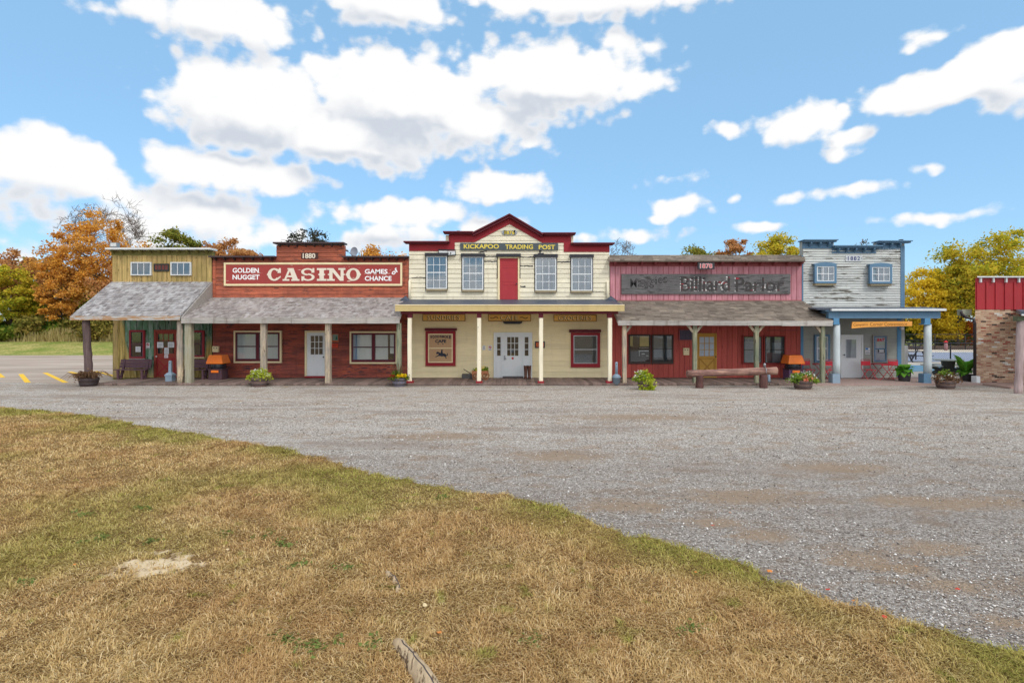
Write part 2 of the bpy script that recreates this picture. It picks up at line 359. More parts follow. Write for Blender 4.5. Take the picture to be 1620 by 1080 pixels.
def shingle(name, cols, rough=.9):
    m, t, p = base(name, rough, .15)
    rnd = node(t, 'ShaderNodeNewGeometry').outputs['Random Per Island']
    r = node(t, 'ShaderNodeValToRGB', {0: rnd}); e = r.color_ramp.elements
    e[0].color = cols[0]; e[1].color = cols[-1]
    for i, c in enumerate(cols[1:-1]): q = e.new((i+1)/(len(cols)-1)); q.color = c
    gr = noise(t, coord(t, (3.2, 9, 9)), 1.5, 7, .7); bl = noise(t, coord(t), .8, 5, .6)
    f = mth(t, 'ADD', mth(t, 'MULTIPLY', gr, .7), mth(t, 'MULTIPLY', bl, .9))
    s = node(t, 'ShaderNodeVectorMath', {0: r.outputs[0]}, operation='SCALE'); t.links.new(mth(t, 'ADD', f, .2), s.inputs['Scale'])
    c = mixc(t, mth(t, 'MULTIPLY', remap(t, noise(t, coord(t, (1.4, 5, 5)), 1.4, 6, .68), .54, .7), .6), s.outputs[0], C(84,74,72))
    setc(t, p, c); bump(t, p, gr, .01, .5); return m
M['shingle'] = shingle('weathered_wood_shingle', [C(138,132,130), C(164,160,160), C(122,116,116), C(174,172,172), C(148,142,140)])
M['shingle_warm'] = shingle('brownish_wood_shingle', [C(146,136,130), C(164,156,152), C(130,120,116), C(170,164,162), C(152,142,136)])
M['asphalt_shingle'] = shingle('brown_asphalt_shingle', [C(118,106,96), C(134,122,110), C(104,94,86), C(144,132,118)])
def brick():
    m, t, p = base('buff_brick', .9, .15)
    co = node(t, 'ShaderNodeTexCoord').outputs['Object']
    s = node(t, 'ShaderNodeSeparateXYZ', {0: co})
    v = node(t, 'ShaderNodeCombineXYZ', {0: mth(t, 'ADD', s.outputs[0], s.outputs[1]), 1: s.outputs[2]}).outputs[0]
    b = node(t, 'ShaderNodeTexBrick', {'Vector': v, 'Color1': (0,0,0,1), 'Color2': (1,1,1,1), 'Mortar': (0,0,0,1), 'Scale': 1.0, 'Mortar Size': .006, 'Brick Width': .24, 'Row Height': .07, 'Bias': 0.0})
    r = node(t, 'ShaderNodeValToRGB', {0: b.outputs[0]}); r.color_ramp.interpolation = 'CONSTANT'; e = r.color_ramp.elements
    cols = [(0,C(62,46,42)),(.06,C(184,150,124)),(.2,C(166,130,108)),(.35,C(192,160,132)),(.5,C(174,136,110)),(.62,C(200,172,146)),(.76,C(156,104,84)),(.84,C(184,148,120)),(.93,C(154,74,58)),(.965,C(206,200,192))]
    e[0].color = cols[0][1]; e[1].position = cols[1][0]; e[1].color = cols[1][1]
    for a, c in cols[2:]: q = e.new(a); q.color = c
    c = mixc(t, b.outputs['Fac'], r.outputs[0], C(176,160,142))
    n = noise(t, co, 18, 5); sc = node(t, 'ShaderNodeVectorMath', {0: c}, operation='SCALE'); t.links.new(mth(t, 'MULTIPLY_ADD', n, .7, .62), sc.inputs['Scale'])
    setc(t, p, sc.outputs[0]); bump(t, p, mth(t, 'SUBTRACT', mth(t, 'MULTIPLY', n, .3), b.outputs['Fac']), .02, .6); return m
M['brick'] = brick()
def leafmat(name, cols, noise_sc=.35, trans=.35, pos=None):
    m, t, p = base(name); t.nodes.remove(p)
    rnd = node(t, 'ShaderNodeNewGeometry').outputs['Random Per Island']
    n = noise(t, coord(t), noise_sc, 3)
    f = mth(t, 'ADD', mth(t, 'MULTIPLY', rnd, .55), mth(t, 'MULTIPLY_ADD', n, 1.5, -.52), clamp=True)
    r = node(t, 'ShaderNodeValToRGB', {0: f}); e = r.color_ramp.elements; e[0].color = cols[0]; e[1].color = cols[-1]
    for i, c in enumerate(cols[1:-1]): q = e.new((i+1)/(len(cols)-1)); q.color = c
    d = node(t, 'ShaderNodeBsdfDiffuse', {'Color': r.outputs[0]}); tr = node(t, 'ShaderNodeBsdfTranslucent', {'Color': r.outputs[0]})
    mx = node(t, 'ShaderNodeMixShader', {0: trans, 1: d.outputs[0], 2: tr.outputs[0]})
    t.links.new(mx.outputs[0], t.nodes['Material Output'].inputs[0]); return m
M['bark'] = surf('tree_bark', C(74,64,56), .4, 0, 'z', rough=.9, dirt=.4)
M['bark_pale'] = surf('pale_twig_bark', C(118,104,98), .3, 0, None, rough=.9, dirt=.2)
L_ORANGE = leafmat('orange_maple_leaves', [C(160,112,52), C(212,150,62), C(230,174,82), C(202,152,88), C(188,132,64)])
L_RUST = leafmat('rust_leaves', [C(144,104,70), C(184,132,86), C(204,150,96), C(172,140,88)])
L_GREEN = leafmat('late_green_leaves', [C(72,88,40), C(116,126,54), C(150,146,66), C(164,150,74)])
L_YELLOW = leafmat("yellow_leaves", [C(166,146,40), C(220,190,48), C(238,210,70), C(206,172,56)])
L_YGREEN = leafmat("yellow_green_leaves", [C(98,116,44), C(160,164,52), C(204,192,64), C(216,184,66), C(138,146,52)])
L_FIRE = leafmat('fiery_maple_leaves', [C(170,96,44), C(222,126,62), C(228,148,70)])
L_DARK = leafmat('sparse_dark_leaves', [C(40,48,44), C(66,72,62), C(84,80,62)])
L_BUSH = leafmat('bright_bush_leaves', [C(44,72,26), C(78,108,40), C(128,134,52), C(96,104,44)])
L_SHRUB = leafmat('muted_shrub_leaves', [C(84,92,44), C(126,122,58), C(160,144,74), C(150,120,70)])
L_HOSTA = leafmat('broad_green_leaves', [C(70,128,44), C(116,178,66), C(150,200,86)], 3)
L_LIME = leafmat('lime_leaves', [C(120,140,30), C(174,184,56), C(206,208,96)], 4)
L_FLOWERBED = leafmat('bedding_leaves', [C(70,108,40), C(128,156,60), C(168,184,84)], 4)
P_WHITE = leafmat('white_petals', [C(236,236,226), C(246,246,240)], 3); P_YELLOW = leafmat('yellow_petals', [C(232,196,30), C(246,216,50)], 3)
P_PEACH = leafmat('peach_petals', [C(226,128,96), C(238,168,140)], 3); P_DRY = leafmat('dry_stems', [C(108,84,66), C(140,108,80), C(84,66,56)], 4)
P_RED = leafmat('red_petals', [C(176,40,44), C(206,66,60)], 3)
# ------------------------------------------------------------------ ground
rng = np.random.default_rng(7)
def vnoise(x, y, sc, seed=0):
    """smooth value noise on arrays"""
    x = np.asarray(x) / sc + 1000.3 + seed * 17.7; y = np.asarray(y) / sc + 1000.7 + seed * 9.1
    xi, yi = np.floor(x).astype(np.int64), np.floor(y).astype(np.int64); fx, fy = x - xi, y - yi
    fx, fy = fx*fx*(3-2*fx), fy*fy*(3-2*fy)
    h = lambda a, b: ((np.sin(a * 127.1 + b * 311.7 + seed * 74.7) * 43758.5453) % 1.0)
    return (h(xi,yi)*(1-fx) + h(xi+1,yi)*fx)*(1-fy) + (h(xi,yi+1)*(1-fx) + h(xi+1,yi+1)*fx)*fy
BANK = .95
def bank(Y, x=-50): t = min(max((Y - 49.5) / 11, 0), 1); return BANK * t * t * (3 - 2 * t) * min(max(1 - x / 20, 0), 1)   # the lot's far side only
def field_mat():
    m, t, p = base('field_grass', .95, .1); v = coord(t)
    c = mixc(t, remap(t, noise(t, v, .35, 6, .65), .35, .65), C(128,142,66), C(190,174,112))
    c = mixc(t, remap(t, noise(t, v, 6, 5), .3, .8), c, C(84,104,40)); setc(t, p, c); return m
M['field'] = field_mat()
ys = [-400, -60, 0, 26, 40, 49.5] + [49.5 + 11*i/10 for i in range(1, 11)] + [70, 120, 300, 1500, 3500]
xs = [-3500, -900, -200, -60, -18, 0, 20, 60, 200, 900, 3500]
mb = MB(); n = len(xs)
mb.v = [(x, y, (bank(y, x) if y > 49 else 0) - .05) for y in ys for x in xs]
mb.f = [(j*n+i, j*n+i+1, (j+1)*n+i+1, (j+1)*n+i) for j in range(len(ys)-1) for i in range(n-1)]; mb.s = [True]*len(mb.f)
tag(mb.build('ground', M['field']), kind='structure')

def asphalt_mat():
    m, t, p = base('worn_asphalt', .9, .2); v = coord(t)
    c = mixc(t, remap(t, noise(t, coord(t, (.25, 1, 1)), .5, 6, .6), .3, .7), C(156,141,127), C(180,165,152))
    c = mixc(t, mth(t, 'MULTIPLY', remap(t, noise(t, coord(t, (.1, .8, 1)), .9, 5), .52, .66), .45), c, C(130,118,106))
    setc(t, p, c); return m
M['asphalt'] = asphalt_mat()
mb = MB(); mb.add([(-120,24.6,0),(-17.0,24.6,0),(-17.0,49.6,0),(-120,49.6,0)], [(0,1,2,3)])
mb.add([(-17.0,34,0),(19,34,0),(19,49.6,0),(-17.0,49.6,0)], [(0,1,2,3)])
tag(mb.build('parking_lot', M['asphalt']), kind='structure')
M['yellow_line'] = surf('worn_yellow_line', C(232,186,52), .12, 0, None, dirt=.35, dirtcol=C(150,140,110), rough=.85)
for (a, b), (c, d) in (((-3,591),(4,597)), ((33,591.5),(44,605)), ((71,589.5),(104,605)), ((110,588),(150,597.5)), ((150,587),(186,596))):
    p, q = Vector(G(a, b)), Vector(G(c, d)); w = Vector((.075, .075, 0)); z = Vector((0, 0, .004))
    mb = MB(); mb.add([p - w + z, q - w + z, q + w + z, p + w + z], [(0,1,2,3)])
    tag(mb.build('road_marking', M['yellow_line']), kind='structure')

DIRT = [(G(px, py)[0], G(px, py)[1], rx, ry) for px, py, rx, ry in ((1212,847,.45,.3),(1362,884,.5,.3),(1470,866,.7,.25),(1440,899,.3,.22),(1590,985,.3,.2),(880,722,1.1,.6),(1180,786,1.2,.5),(1500,795,1.3,.4),(1130,826,.5,.25),(1010,660,2.6,.7),(990,800,.8,.4),(1510,928,.5,.22),(700,690,1.5,.5),(1330,740,1.3,.5))]
def gravel_mat():
    m, t, p = base('loose_gravel', .9, .2); v = coord(t)
    big = noise(t, coord(t, (.35, 1, 1)), .55, 6, .62); mid = noise(t, coord(t, (.6, 1, 1)), 2.2, 6, .65)
    vo = node(t, 'ShaderNodeTexVoronoi', {'Vector': v, 'Scale': 42.0, 'Randomness': 1.0})
    vo2 = node(t, 'ShaderNodeTexVoronoi', {'Vector': v, 'Scale': 95.0})
    s = node(t, 'ShaderNodeSeparateXYZ', {0: vo.outputs['Color']}); s2 = node(t, 'ShaderNodeSeparateXYZ', {0: vo2.outputs['Color']})
    r = node(t, 'ShaderNodeValToRGB', {0: mth(t, 'MULTIPLY_ADD', s.outputs[0], .7, mth(t, 'MULTIPLY', s2.outputs[0], .3))}); e = r.color_ramp.elements
    e[0].position = .08; e[0].color = C(92,82,74); e[1].position = .92; e[1].color = C(240,236,230)
    for a, c in ((.3, C(152,141,130)), (.5, C(180,170,159)), (.72, C(202,193,183))): q = e.new(a); q.color = c
    c = mixc(t, mth(t, 'MULTIPLY', remap(t, mid, .5, .66), .7), r.outputs[0], C(164,138,110))        # fines showing through
    c = mixc(t, mth(t, 'MULTIPLY', remap(t, big, .5, .64), .5), c, C(136,120,108))
    sp = node(t, 'ShaderNodeSeparateXYZ', {0: v})
    # wheel lanes worn across the yard: long soft streaks, browner where the stone has thinned
    wob = noise(t, coord(t, (.05, .05, 1)), 1.0, 3)
    ln = node(t, 'ShaderNodeCombineXYZ', {0: mth(t, 'MULTIPLY', sp.outputs[0], .035), 1: mth(t, 'ADD', mth(t, 'ADD', sp.outputs[1], mth(t, 'MULTIPLY', sp.outputs[0], .1)), mth(t, 'MULTIPLY', wob, 7.0))}).outputs[0]
    lane = noise(t, ln, 1.15, 4, .6)
    c = mixc(t, mth(t, 'MULTIPLY', remap(t, lane, .5, .68), .24), c, C(136,120,106))
    c = mixc(t, mth(t, 'MULTIPLY', remap(t, lane, .46, .34), .2), c, C(214,208,200))
    # darker gravel towards the lawn and viewer, with an uneven edge
    c = mixc(t, mth(t, 'MULTIPLY', remap(t, mth(t, 'MULTIPLY_ADD', big, 7.0, sp.outputs[1]), 18.5, 10.5), .42), c, C(104,94,88))
    for x, y, rx, ry in DIRT:
        q = node(t, 'ShaderNodeVectorMath', {0: node(t, 'ShaderNodeVectorMath', {0: v, 1: (x, y, 0)}, operation='SUBTRACT').outputs[0], 1: (1/rx, 1/ry, 0)}, operation='MULTIPLY').outputs[0]
        l = node(t, 'ShaderNodeVectorMath', {0: q}, operation='LENGTH').outputs['Value']
        pm = remap(t, mth(t, 'MULTIPLY_ADD', mth(t, 'SUBTRACT', mid, .5), 3.4, mth(t, 'MULTIPLY_ADD', mth(t, 'SUBTRACT', noise(t, v, 9, 4, .7), .5), 1.4, l)), 1.15, .35)
        c = mixc(t, mth(t, 'MULTIPLY', pm, .75), c, mixc(t, noise(t, v, 12, 4), C(128,106,86), C(178,154,126)))
    setc(t, p, c)
    bump(t, p, mth(t, 'ADD', mth(t, 'MULTIPLY', vo.outputs['Distance'], -1.0), mth(t, 'MULTIPLY', vo2.outputs['Distance'], -.4)), .03, .9); return m
M['gravel'] = gravel_mat()
mb = MB(); N = 160; edge = []
for i in range(N + 1):
    x = -60 + 110 * i / N; y = 25.75 + .35 * math.sin(x * .7) + .22 * math.sin(x * 2.3 + 1) + .12 * math.sin(x * 5.1)
    if x < -20: y += (-20 - x) * .05
    edge.append((x, y if x < -17.9 else 25.2, .004))
mb.add(edge + [(50, -120, .004), (-60, -120, .004)], [list(range(N + 2, -1, -1))])
tag(mb.build('gravel_yard', M['gravel']), kind='structure')

# lawn: its edge measured along the ground in the photo
LE = [(-420,622),(-220,632),(0,645),(90,652),(170,661),(262,680),(360,697),(440,709),(500,722),(560,742),(640,759),(720,779),(800,789),(860,799),(905,820),(965,838),(1040,858),(1120,872),(1160,886),(1215,908),(1270,934),(1330,957),(1400,972),(1450,990),(1530,1008),(1620,1028),(1720,1060)]
LEW = [G(a, b)[:2] for a, b in LE] + [(7.5, 2.5), (12, -3), (30, -30)]
fine = []
for (x0, y0), (x1, y1) in zip(LEW[:-1], LEW[1:]):
    L_ = math.hypot(x1-x0, y1-y0); k = max(1, int(L_ / .12)) if y0 > -4 else 2
    for i in range(k):
        t = i / k; x, y = x0 + (x1-x0)*t, y0 + (y1-y0)*t
        w = (float(vnoise(x, y, .5, 3)) - .5) * .34 + (float(vnoise(x, y, .16, 4)) - .5) * .2
        fine.append((x + w * .5, y + w))
fine.append(LEW[-1])
def lawn_soil():
    m, t, p = base('lawn_thatch', .95, .1); v = coord(t)
    c = mixc(t, remap(t, noise(t, v, .8, 5, .6), .35, .65), C(124,98,60), C(150,120,80))
    c = mixc(t, remap(t, noise(t, v, 40, 4, .7), .35, .7), c, C(84,64,40))
    # one worn bare patch of pale dry soil
    d = node(t, 'ShaderNodeVectorMath', {0: node(t, 'ShaderNodeVectorMath', {0: v, 1: (-3.85, 6.15, 0)}, operation='SUBTRACT').outputs[0], 1: (1.5, 2.4, 0)}, operation='MULTIPLY').outputs[0]
    l = node(t, 'ShaderNodeVectorMath', {0: d}, operation='LENGTH').outputs['Value']
    pm = remap(t, mth(t, 'MULTIPLY_ADD', mth(t, 'SUBTRACT', noise(t, v, 5, 5), .5), 2.6, l), .8, .4)
    c = mixc(t, pm, c, C(204,184,152))
    setc(t, p, c); bump(t, p, noise(t, v, 60, 4), .01, .8); return m
mb = MB(); pts = [(x, y, .012) for x, y in fine] + [(30, -120, .012), (-60, -120, .012), (-60, 16, .012)]
mb.add(pts, [list(range(len(pts)-1, -1, -1))])
tag(mb.build('lawn', lawn_soil()), kind='structure')
EDGE = np.array(fine)
def lawn_inside(x, y):
    ins = np.zeros(len(x), bool); P = np.array([(a, b) for a, b, _ in pts])
    j = len(P) - 1
    for i in range(len(P)):
        xi, yi, xj, yj = P[i,0], P[i,1], P[j,0], P[j,1]
        c = ((yi > y) != (yj > y)) & (x < (xj - xi) * (y - yi) / (yj - yi + 1e-12) + xi); ins ^= c; j = i
    return ins

# boardwalk and slabs
mb = MB(); x = X(158, YP); rr = random.Random(3)
while x < X(1264, YE):
    w = .19; mb.box(x, x + w - .012, 24.5 + rr.uniform(-.02,.02), YW + .05, .02, DK + rr.uniform(-.006, .006)); x += w
tag(mb.build('boardwalk', M['deck']), kind='structure')
M['slab'] = surf('brownish_slab', C(160,138,130), .14, 0, None, dirt=.3, dirtcol=C(110,90,84), rough=.9)
mb = MB(); mb.box(X(1264, YE) + .02, 20.3, 24.5, 27.5, -.02, DK - .004)
tag(mb.build('porch_slab_floor', M['slab']), kind='structure')
mb = MB(); x = 20.33
while x < 34: mb.box(x, x + .31, 23.2, 25.3, .0, DK - .01); x += .33
tag(mb.build('boardwalk', surf('pinkish_deck_boards', C(160,134,124), .25, .2, 'y', dirt=.3, dirtcol=C(100,80,74), rough=.9)), kind='structure')
mb = MB(); mb.box(19.3, 75, 27.52, 63, -.03, .05)
tag(mb.build('pool_deck', M['concrete']), kind='structure')
def water():
    m, t, p = base('pool_water', .2, .2); v = coord(t)
    setc(t, p, mixc(t, noise(t, v, 1.5, 3), C(104,184,232), C(136,206,244))); bump(t, p, noise(t, v, 3, 3), .03, .3); return m
mb = MB()
def patch(mb, px, z):
    P = [G(a, b, z) for a, b in px]; o = len(mb.v); mb.v += P; mb.f.append([o + i for i in range(len(P))]); mb.s.append(False)
patch(mb, [(1388,587.5),(1524,587.5),(1505,577.5),(1388,577.5)], .056)
tag(mb.build('pool_water', water()), kind='structure')
mb = MB(); patch(mb, [(1380,572),(1700,572),(1640,557),(1380,557)], .056)
tag(mb.build('court_path', surf('blue_grey_court', C(142,152,172), .1, 0, None, dirt=.15)), kind='structure')

# ------------------------------------------------------------------ building kit
def lap(mb, x0, x1, z0, z1, h, Y, rnd, lim=None, proj=.032, blen=(2.2, 4.4)):
    z = z0
    while z < z1 - .02:
        zt = min(z + h, z1); a, b = (x0, x1) if lim is None else lim((z + zt) / 2)
        x = a + rnd.uniform(-1.5, 0)
        while x < b:
            e = x + rnd.uniform(*blen); s_, t_ = max(a, x), min(b, e - .004)
            if t_ > s_ + .02:
                dy = rnd.uniform(-.004, .004); dz = rnd.uniform(-.004, .004)
                yf, yb = Y - proj + dy, Y - .003
                mb.add([(s_, Y, z+dz), (t_, Y, z+dz), (t_, yf, z+dz), (s_, yf, z+dz), (t_, yb, zt+.005), (s_, yb, zt+.005)], [(0,1,2,3), (3,2,4,5)])
            x = e
        z = zt
def planks(mb, x0, x1, z0, z1, w, Y, rnd, t=.022, gap=.012):
    n = max(1, round((x1 - x0) / w)); w = (x1 - x0) / n
    for i in range(n):
        mb.box(x0 + i*w + gap/2, x0 + (i+1)*w - gap/2, Y - t + rnd.uniform(-.005, .005), Y, z0, z1)
def shed_roof(root, L, a0, a1, yj, b0, b1, ye, mat, rnd, Yj=YW, Yf=YE, rows=15, sw=.16, under=None, thick=.05, name='porch_roof'):
    """sloping shingled roof; wall line a0..a1 at photo row yj, eave b0..b1 at row ye"""
    xj0, xj1, zj = X(a0, Yj), X(a1, Yj), Z(yj, Yj); xe0, xe1, ze = X(b0, Yf), X(b1, Yf), Z(ye, Yf)
    mb = MB()
    def pt(u, v, up=0.0):
        return (xe0 + (xj0-xe0)*v + (xe1 - xe0 + ((xj1-xj0)-(xe1-xe0))*v)*u, Yf + (Yj-Yf)*v, ze + (zj-ze)*v + up)
    mb.add([pt(0,0,-.012), pt(1,0,-.012), pt(1,1,-.012), pt(0,1,-.012), pt(0,0,-thick), pt(1,0,-thick), pt(1,1,-thick), pt(0,1,-thick)], [(0,1,2,3), (7,6,5,4), (0,4,5,1), (1,5,6,2), (3,2,6,7), (0,3,7,4)])
    for r in range(rows):
        v0, v1 = r / rows, min(1, (r + 1.25) / rows); W = (xe1 - xe0)
        u = -rnd.random() * sw / W
        while u < 1:
            u1 = u + sw / W * rnd.uniform(.7, 1.35); s_, e_ = max(0, u), min(1, u1 - .006 / W)
            if e_ > s_:
                j = rnd.uniform(-.12, .12) / rows; k = rnd.uniform(.022, .045)
                vv0 = max(-.012, v0 + j)
                mb.add([pt(s_, vv0, k), pt(e_, vv0, k), pt(e_, v1, .002), pt(s_, v1, .002), pt(s_, vv0, -.005), pt(e_, vv0, -.005)], [(0,1,2,3), (4,5,1,0)])
            u = u1
    return mb.build(name, mat, root, L)
def frame_boxes(mb, a, b, c, d, w, Y, dep, wb=None):
    wb = wb or w
    mb.pb(a, b, c, c + w, Y, dep); mb.pb(a, b, d - wb, d, Y, dep); mb.pb(a, a + w, c + w, d - wb, Y, dep); mb.pb(b - w, b, c + w, d - wb, Y, dep)
def pleats(mb, a, b, c, d, Y, k, amp=.03, rnd=random):
    x0, x1 = X(a, Y), X(b, Y); n = max(2, int((x1 - x0) / .05)); o = len(mb.v)
    for i in range(n + 1):
        x = x0 + (x1-x0)*i/n; y = Y + amp * math.sin(i * 1.9 + k) * .5
        mb.v += [(x, y, Z(d, Y)), (x, y, Z(c, Y))]
    for i in range(n): mb.f.append([o+2*i, o+2*i+2, o+2*i+3, o+2*i+1]); mb.s.append(True)
def window(root, L, a, b, c, d, frame, fw=2.5, sash=None, sw=1.4, cols=1, rows=2, mw=.9, mid=True, fill=None, drapes=None, back=None, sill=None, hood=None, bottom=None, Y=YW, proj=.0):
    Y = Y - proj
    mb = MB(); frame_boxes(mb, a, b, c, d, fw, Y - .115, .115, bottom)
    w = mb.build('window', frame, root, L)
    ia, ib, ic, id_ = a + fw, b - fw, c + fw, d - (bottom or fw)
    s = MB(); sm = sash or frame
    if sash: frame_boxes(s, ia, ib, ic, id_, sw, Y - .1, .045); ia += sw; ib -= sw; ic += sw; id_ -= sw
    if mid: h = (ic + id_) / 2; s.pb(ia, ib, h - .8, h + .8, Y - .098, .04)
    for i in range(1, cols): x = ia + (ib-ia)*i/cols; s.pb(x - mw/2, x + mw/2, ic, id_, Y - .096, .02)
    for j in range(1, rows):
        if mid and j * 2 == rows: continue
        y = ic + (id_-ic)*j/rows; s.pb(ia, ib, y - mw/2, y + mw/2, Y - .095, .02)
    if s.v: s.build('sash', sm, w, L)
    mb = MB(); mb.add([(X(ia),Y-.08,Z(id_)), (X(ib),Y-.08,Z(id_)), (X(ib),Y-.08,Z(ic)), (X(ia),Y-.08,Z(ic))], [(0,1,2,3)]); mb.build('pane', GLASS, w, L)
    mb = MB(); mb.pb(ia-.3, ib+.3, ic-.3, id_+.3, Y - .052, .05); mb.build('interior', fill or M['dark'], w, L)  # flat backing behind the glass; dark fill paints in the unlit room
    for k, (p, q, r_, s_, m) in enumerate(drapes or []):
        mb = MB(); pleats(mb, p, q, r_, s_, Y - .066, k * 2.1, .02); mb.build('curtain', m, w, L)
    if proj: mb = MB(); mb.pb(a + .4, b - .4, c + .4, d - .4, Y, proj); mb.build('box', frame, w, L)
    if sill: mb = MB(); mb.pb(sill[0], sill[1], d - .2, d + sill[2], Y - .16, .15); mb.build('sill', sill[3], w, L)
    if hood: mb = MB(); mb.pb(*hood[:4], Y - .2, .2); mb.build('hood', hood[4], w, L)
    return w
def logpath(mb, p, q, r, rnd, n=9, seg=9, wob=.012):
    P, Q = Vector(p), Vector(q); path, rad = [], []
    for i in range(n):
        t = i / (n - 1); c = P.lerp(Q, t) + Vector((rnd.uniform(-wob, wob), rnd.uniform(-wob, wob), 0)); path.append(c); rad.append((r[0] + (r[1]-r[0])*t) * rnd.uniform(.94, 1.06))
    return mb.tube(path, rad, seg)
def post(root, L, px, top, bot, w, mat, rnd, Y=YP, round_=False, name='post', lean=0):
    """square or round porch post; px/top/bot/w measured in the photo at depth Y"""
    mb = MB(); r = w / 2 * Y / F
    if round_: logpath(mb, (X(px, Y), Y, DK - .06), (X(px + lean, Y), Y, Z(top, Y)), (r * 1.05, r * .95), rnd, n=14, seg=12)
    else:
        p = (X(px, Y), Y, DK - .06); q = (X(px + lean, Y), Y, Z(top, Y)); n = 10
        path, rad = [], []
        for i in range(n): t = i/(n-1); path.append(Vector(p).lerp(Vector(q), t) + Vector((rnd.uniform(-.006,.006), 0, 0))); rad.append(r * 1.27 * rnd.uniform(.97, 1.03))
        vs, fs = [], []
        for c, rd in zip(path, rad):
            for k in range(8):   # square section with worn corners
                a = math.pi/4*(k//2)*2 + math.pi/4 + (-.14 if k % 2 == 0 else .14); vs.append((c.x + rd*math.cos(a), c.y + rd*math.sin(a), c.z))
        for i in range(n-1):
            for k in range(8): fs.append((i*8+k, i*8+(k+1)%8, (i+1)*8+(k+1)%8, (i+1)*8+k))
        fs.append(list(range((n-1)*8, n*8))); mb.add(vs, fs)
    return mb.build(name, mat, root, L)
def core(root, L, a, b, top, mat, dep=9.5, wall='wall'):
    mb = MB(); mb.box(X(a) + .01, X(b) - .01, YW + .001, YW + .28, 0, Z(top)); return mb.build(wall, mat, root, L)
def rear(root, L, a, b, z, mat, dep=9.5):
    """the hall behind the false front, under a low felt roof"""
    mb = MB(); mb.box(X(a) + .06, X(b) - .06, YW + .281, YW + dep, 0, z); mb.build('rear_wall', mat, root, L)
    mb = MB(); mb.box(X(a) - .02, X(b) + .02, YW + .285, YW + dep + .2, z + .002, z + .12); mb.build('roof', M['tar'], root, L)
def brackets(parent, L, xs, c, d, mat, out, w=.07, Y=YW, name='bracket', curved=False):
    for x in xs:
        mb = MB(); zt, zb = Z(c, Y), Z(d, Y); x0 = X(x, Y) - w/2
        pr = [(Y - .021, zt), (Y - out, zt), (Y - out, zt - (zt-zb)*.35), (Y - out*.45, zb + (zt-zb)*.25), (Y - .021, zb)]
        vs = [(x0, y, z) for y, z in pr] + [(x0 + w, y, z) for y, z in pr]; k = len(pr)
        mb.add(vs, [list(range(k)), list(range(2*k-1, k-1, -1))] + [(i, i+k, (i+1)%k+k, (i+1)%k) for i in range(k)]); mb.build(name, mat, parent, L)
def part(root, L, name, mat, fn):
    mb = MB(); fn(mb); return mb.build(name, mat, root, L)
def linspace(a, b, n): return [a + (b-a)*i/(n-1) for i in range(n)]

# ------------------------------------------------------------------ 1. olive and green saloon front
rd = random.Random(11)
L1 = (X(257), YW, 0)
b1 = thing('shop_building', 'narrow olive and green board shop front with a steep grey shingled porch', 'building', L1, 'false-front shops in a row')
w_ = core(b1, L1, 178, 335.6, 398, M['olive_dark'])
part(w_, L1, 'siding', M['olive'], lambda m: planks(m, X(178), X(335.6), Z(447), Z(404), .235, YW, rd, t=.03, gap=.028))
part(w_, L1, 'siding', M['green'], lambda m: planks(m, X(180), X(335.6), DK, Z(448), .27, YW, rd, t=.03, gap=.026))
part(w_, L1, 'trim', M['olive_dark'], lambda m: m.pb(176, 337, 396.5, 404.5, YW - .03, .03))
for q in ((178, 181.5, 404.5, 447), (179, 186, 500, 597)): part(w_, L1, 'corner_board', M['olive'], lambda m: m.pb(*q, YW - .042, .042))
rear(b1, L1, 178, 335.6, 5.1, M['olive_dark'])
cn = part(b1, L1, 'cornice', M['white_metal'], lambda m: m.box(X(174), X(338.5), YW - .34, YW + .32, Z(396) , Z(393.2)))
brackets(cn, L1, linspace(181, 329, 11), 396, 402, M['olive_dark'], .26, .075)
for a in (206.5, 269.5):
    window(b1, L1, a, a + 32, 414.5, 435.5, M['white_metal'], 1.6, cols=3, rows=1, mid=False, fill=flat('grey_blue_blind' + str(a), C(112,130,142), .8), mw=1.0)
shed_roof(b1, L1, 177, 334.5, 445.5, 112, 286, 500, M['shingle'], rd, rows=16, sw=.15)
part(b1, L1, 'fascia', M['tan_fascia'], lambda m: m.pb(110.5, 284.5, 499.6, 506.4, YE - .05, .05))
part(b1, L1, 'gable_panel', M['grey_wood'], lambda m: m.add([(X(286,YE)+.02, YE, Z(506,YE)), (X(334.5)+.02, YW-.03, Z(470)), (X(334.5)+.02, YW-.03, Z(446)), (X(286,YE)+.02, YE, Z(501,YE)),
     (X(286,YE)+.07, YE, Z(506,YE)), (X(334.5)+.07, YW-.03, Z(470)), (X(334.5)+.07, YW-.03, Z(446)), (X(286,YE)+.07, YE, Z(501,YE))], [(0,1,2,3), (7,6,5,4), (0,3,7,4), (3,2,6,7)]))
post(b1, L1, 141.5, 506.6, 597, 11, M['log_dark'], rd, round_=True, lean=-5.5)
post(b1, L1, 285.5, 507, 605, 9.5, M['log_grey'], rd, round_=True, lean=-1.2)
lower_blind = flat('pale_blind', C(150,150,120), .8)
w = window(b1, L1, 204, 228.5, 522, 567, M['maroon'], 2.6, sash=M['purple_wood'], sw=1.2, fill=M['dark'], sill=(204, 229, 1.6, M['grey_wood']))
w2 = window(b1, L1, 297, 322.5, 522.5, 565, M['maroon'], 2.6, sash=M['purple_wood'], sw=1.2, fill=M['dark'], sill=(299, 323, 1.4, M['cream_trim']))
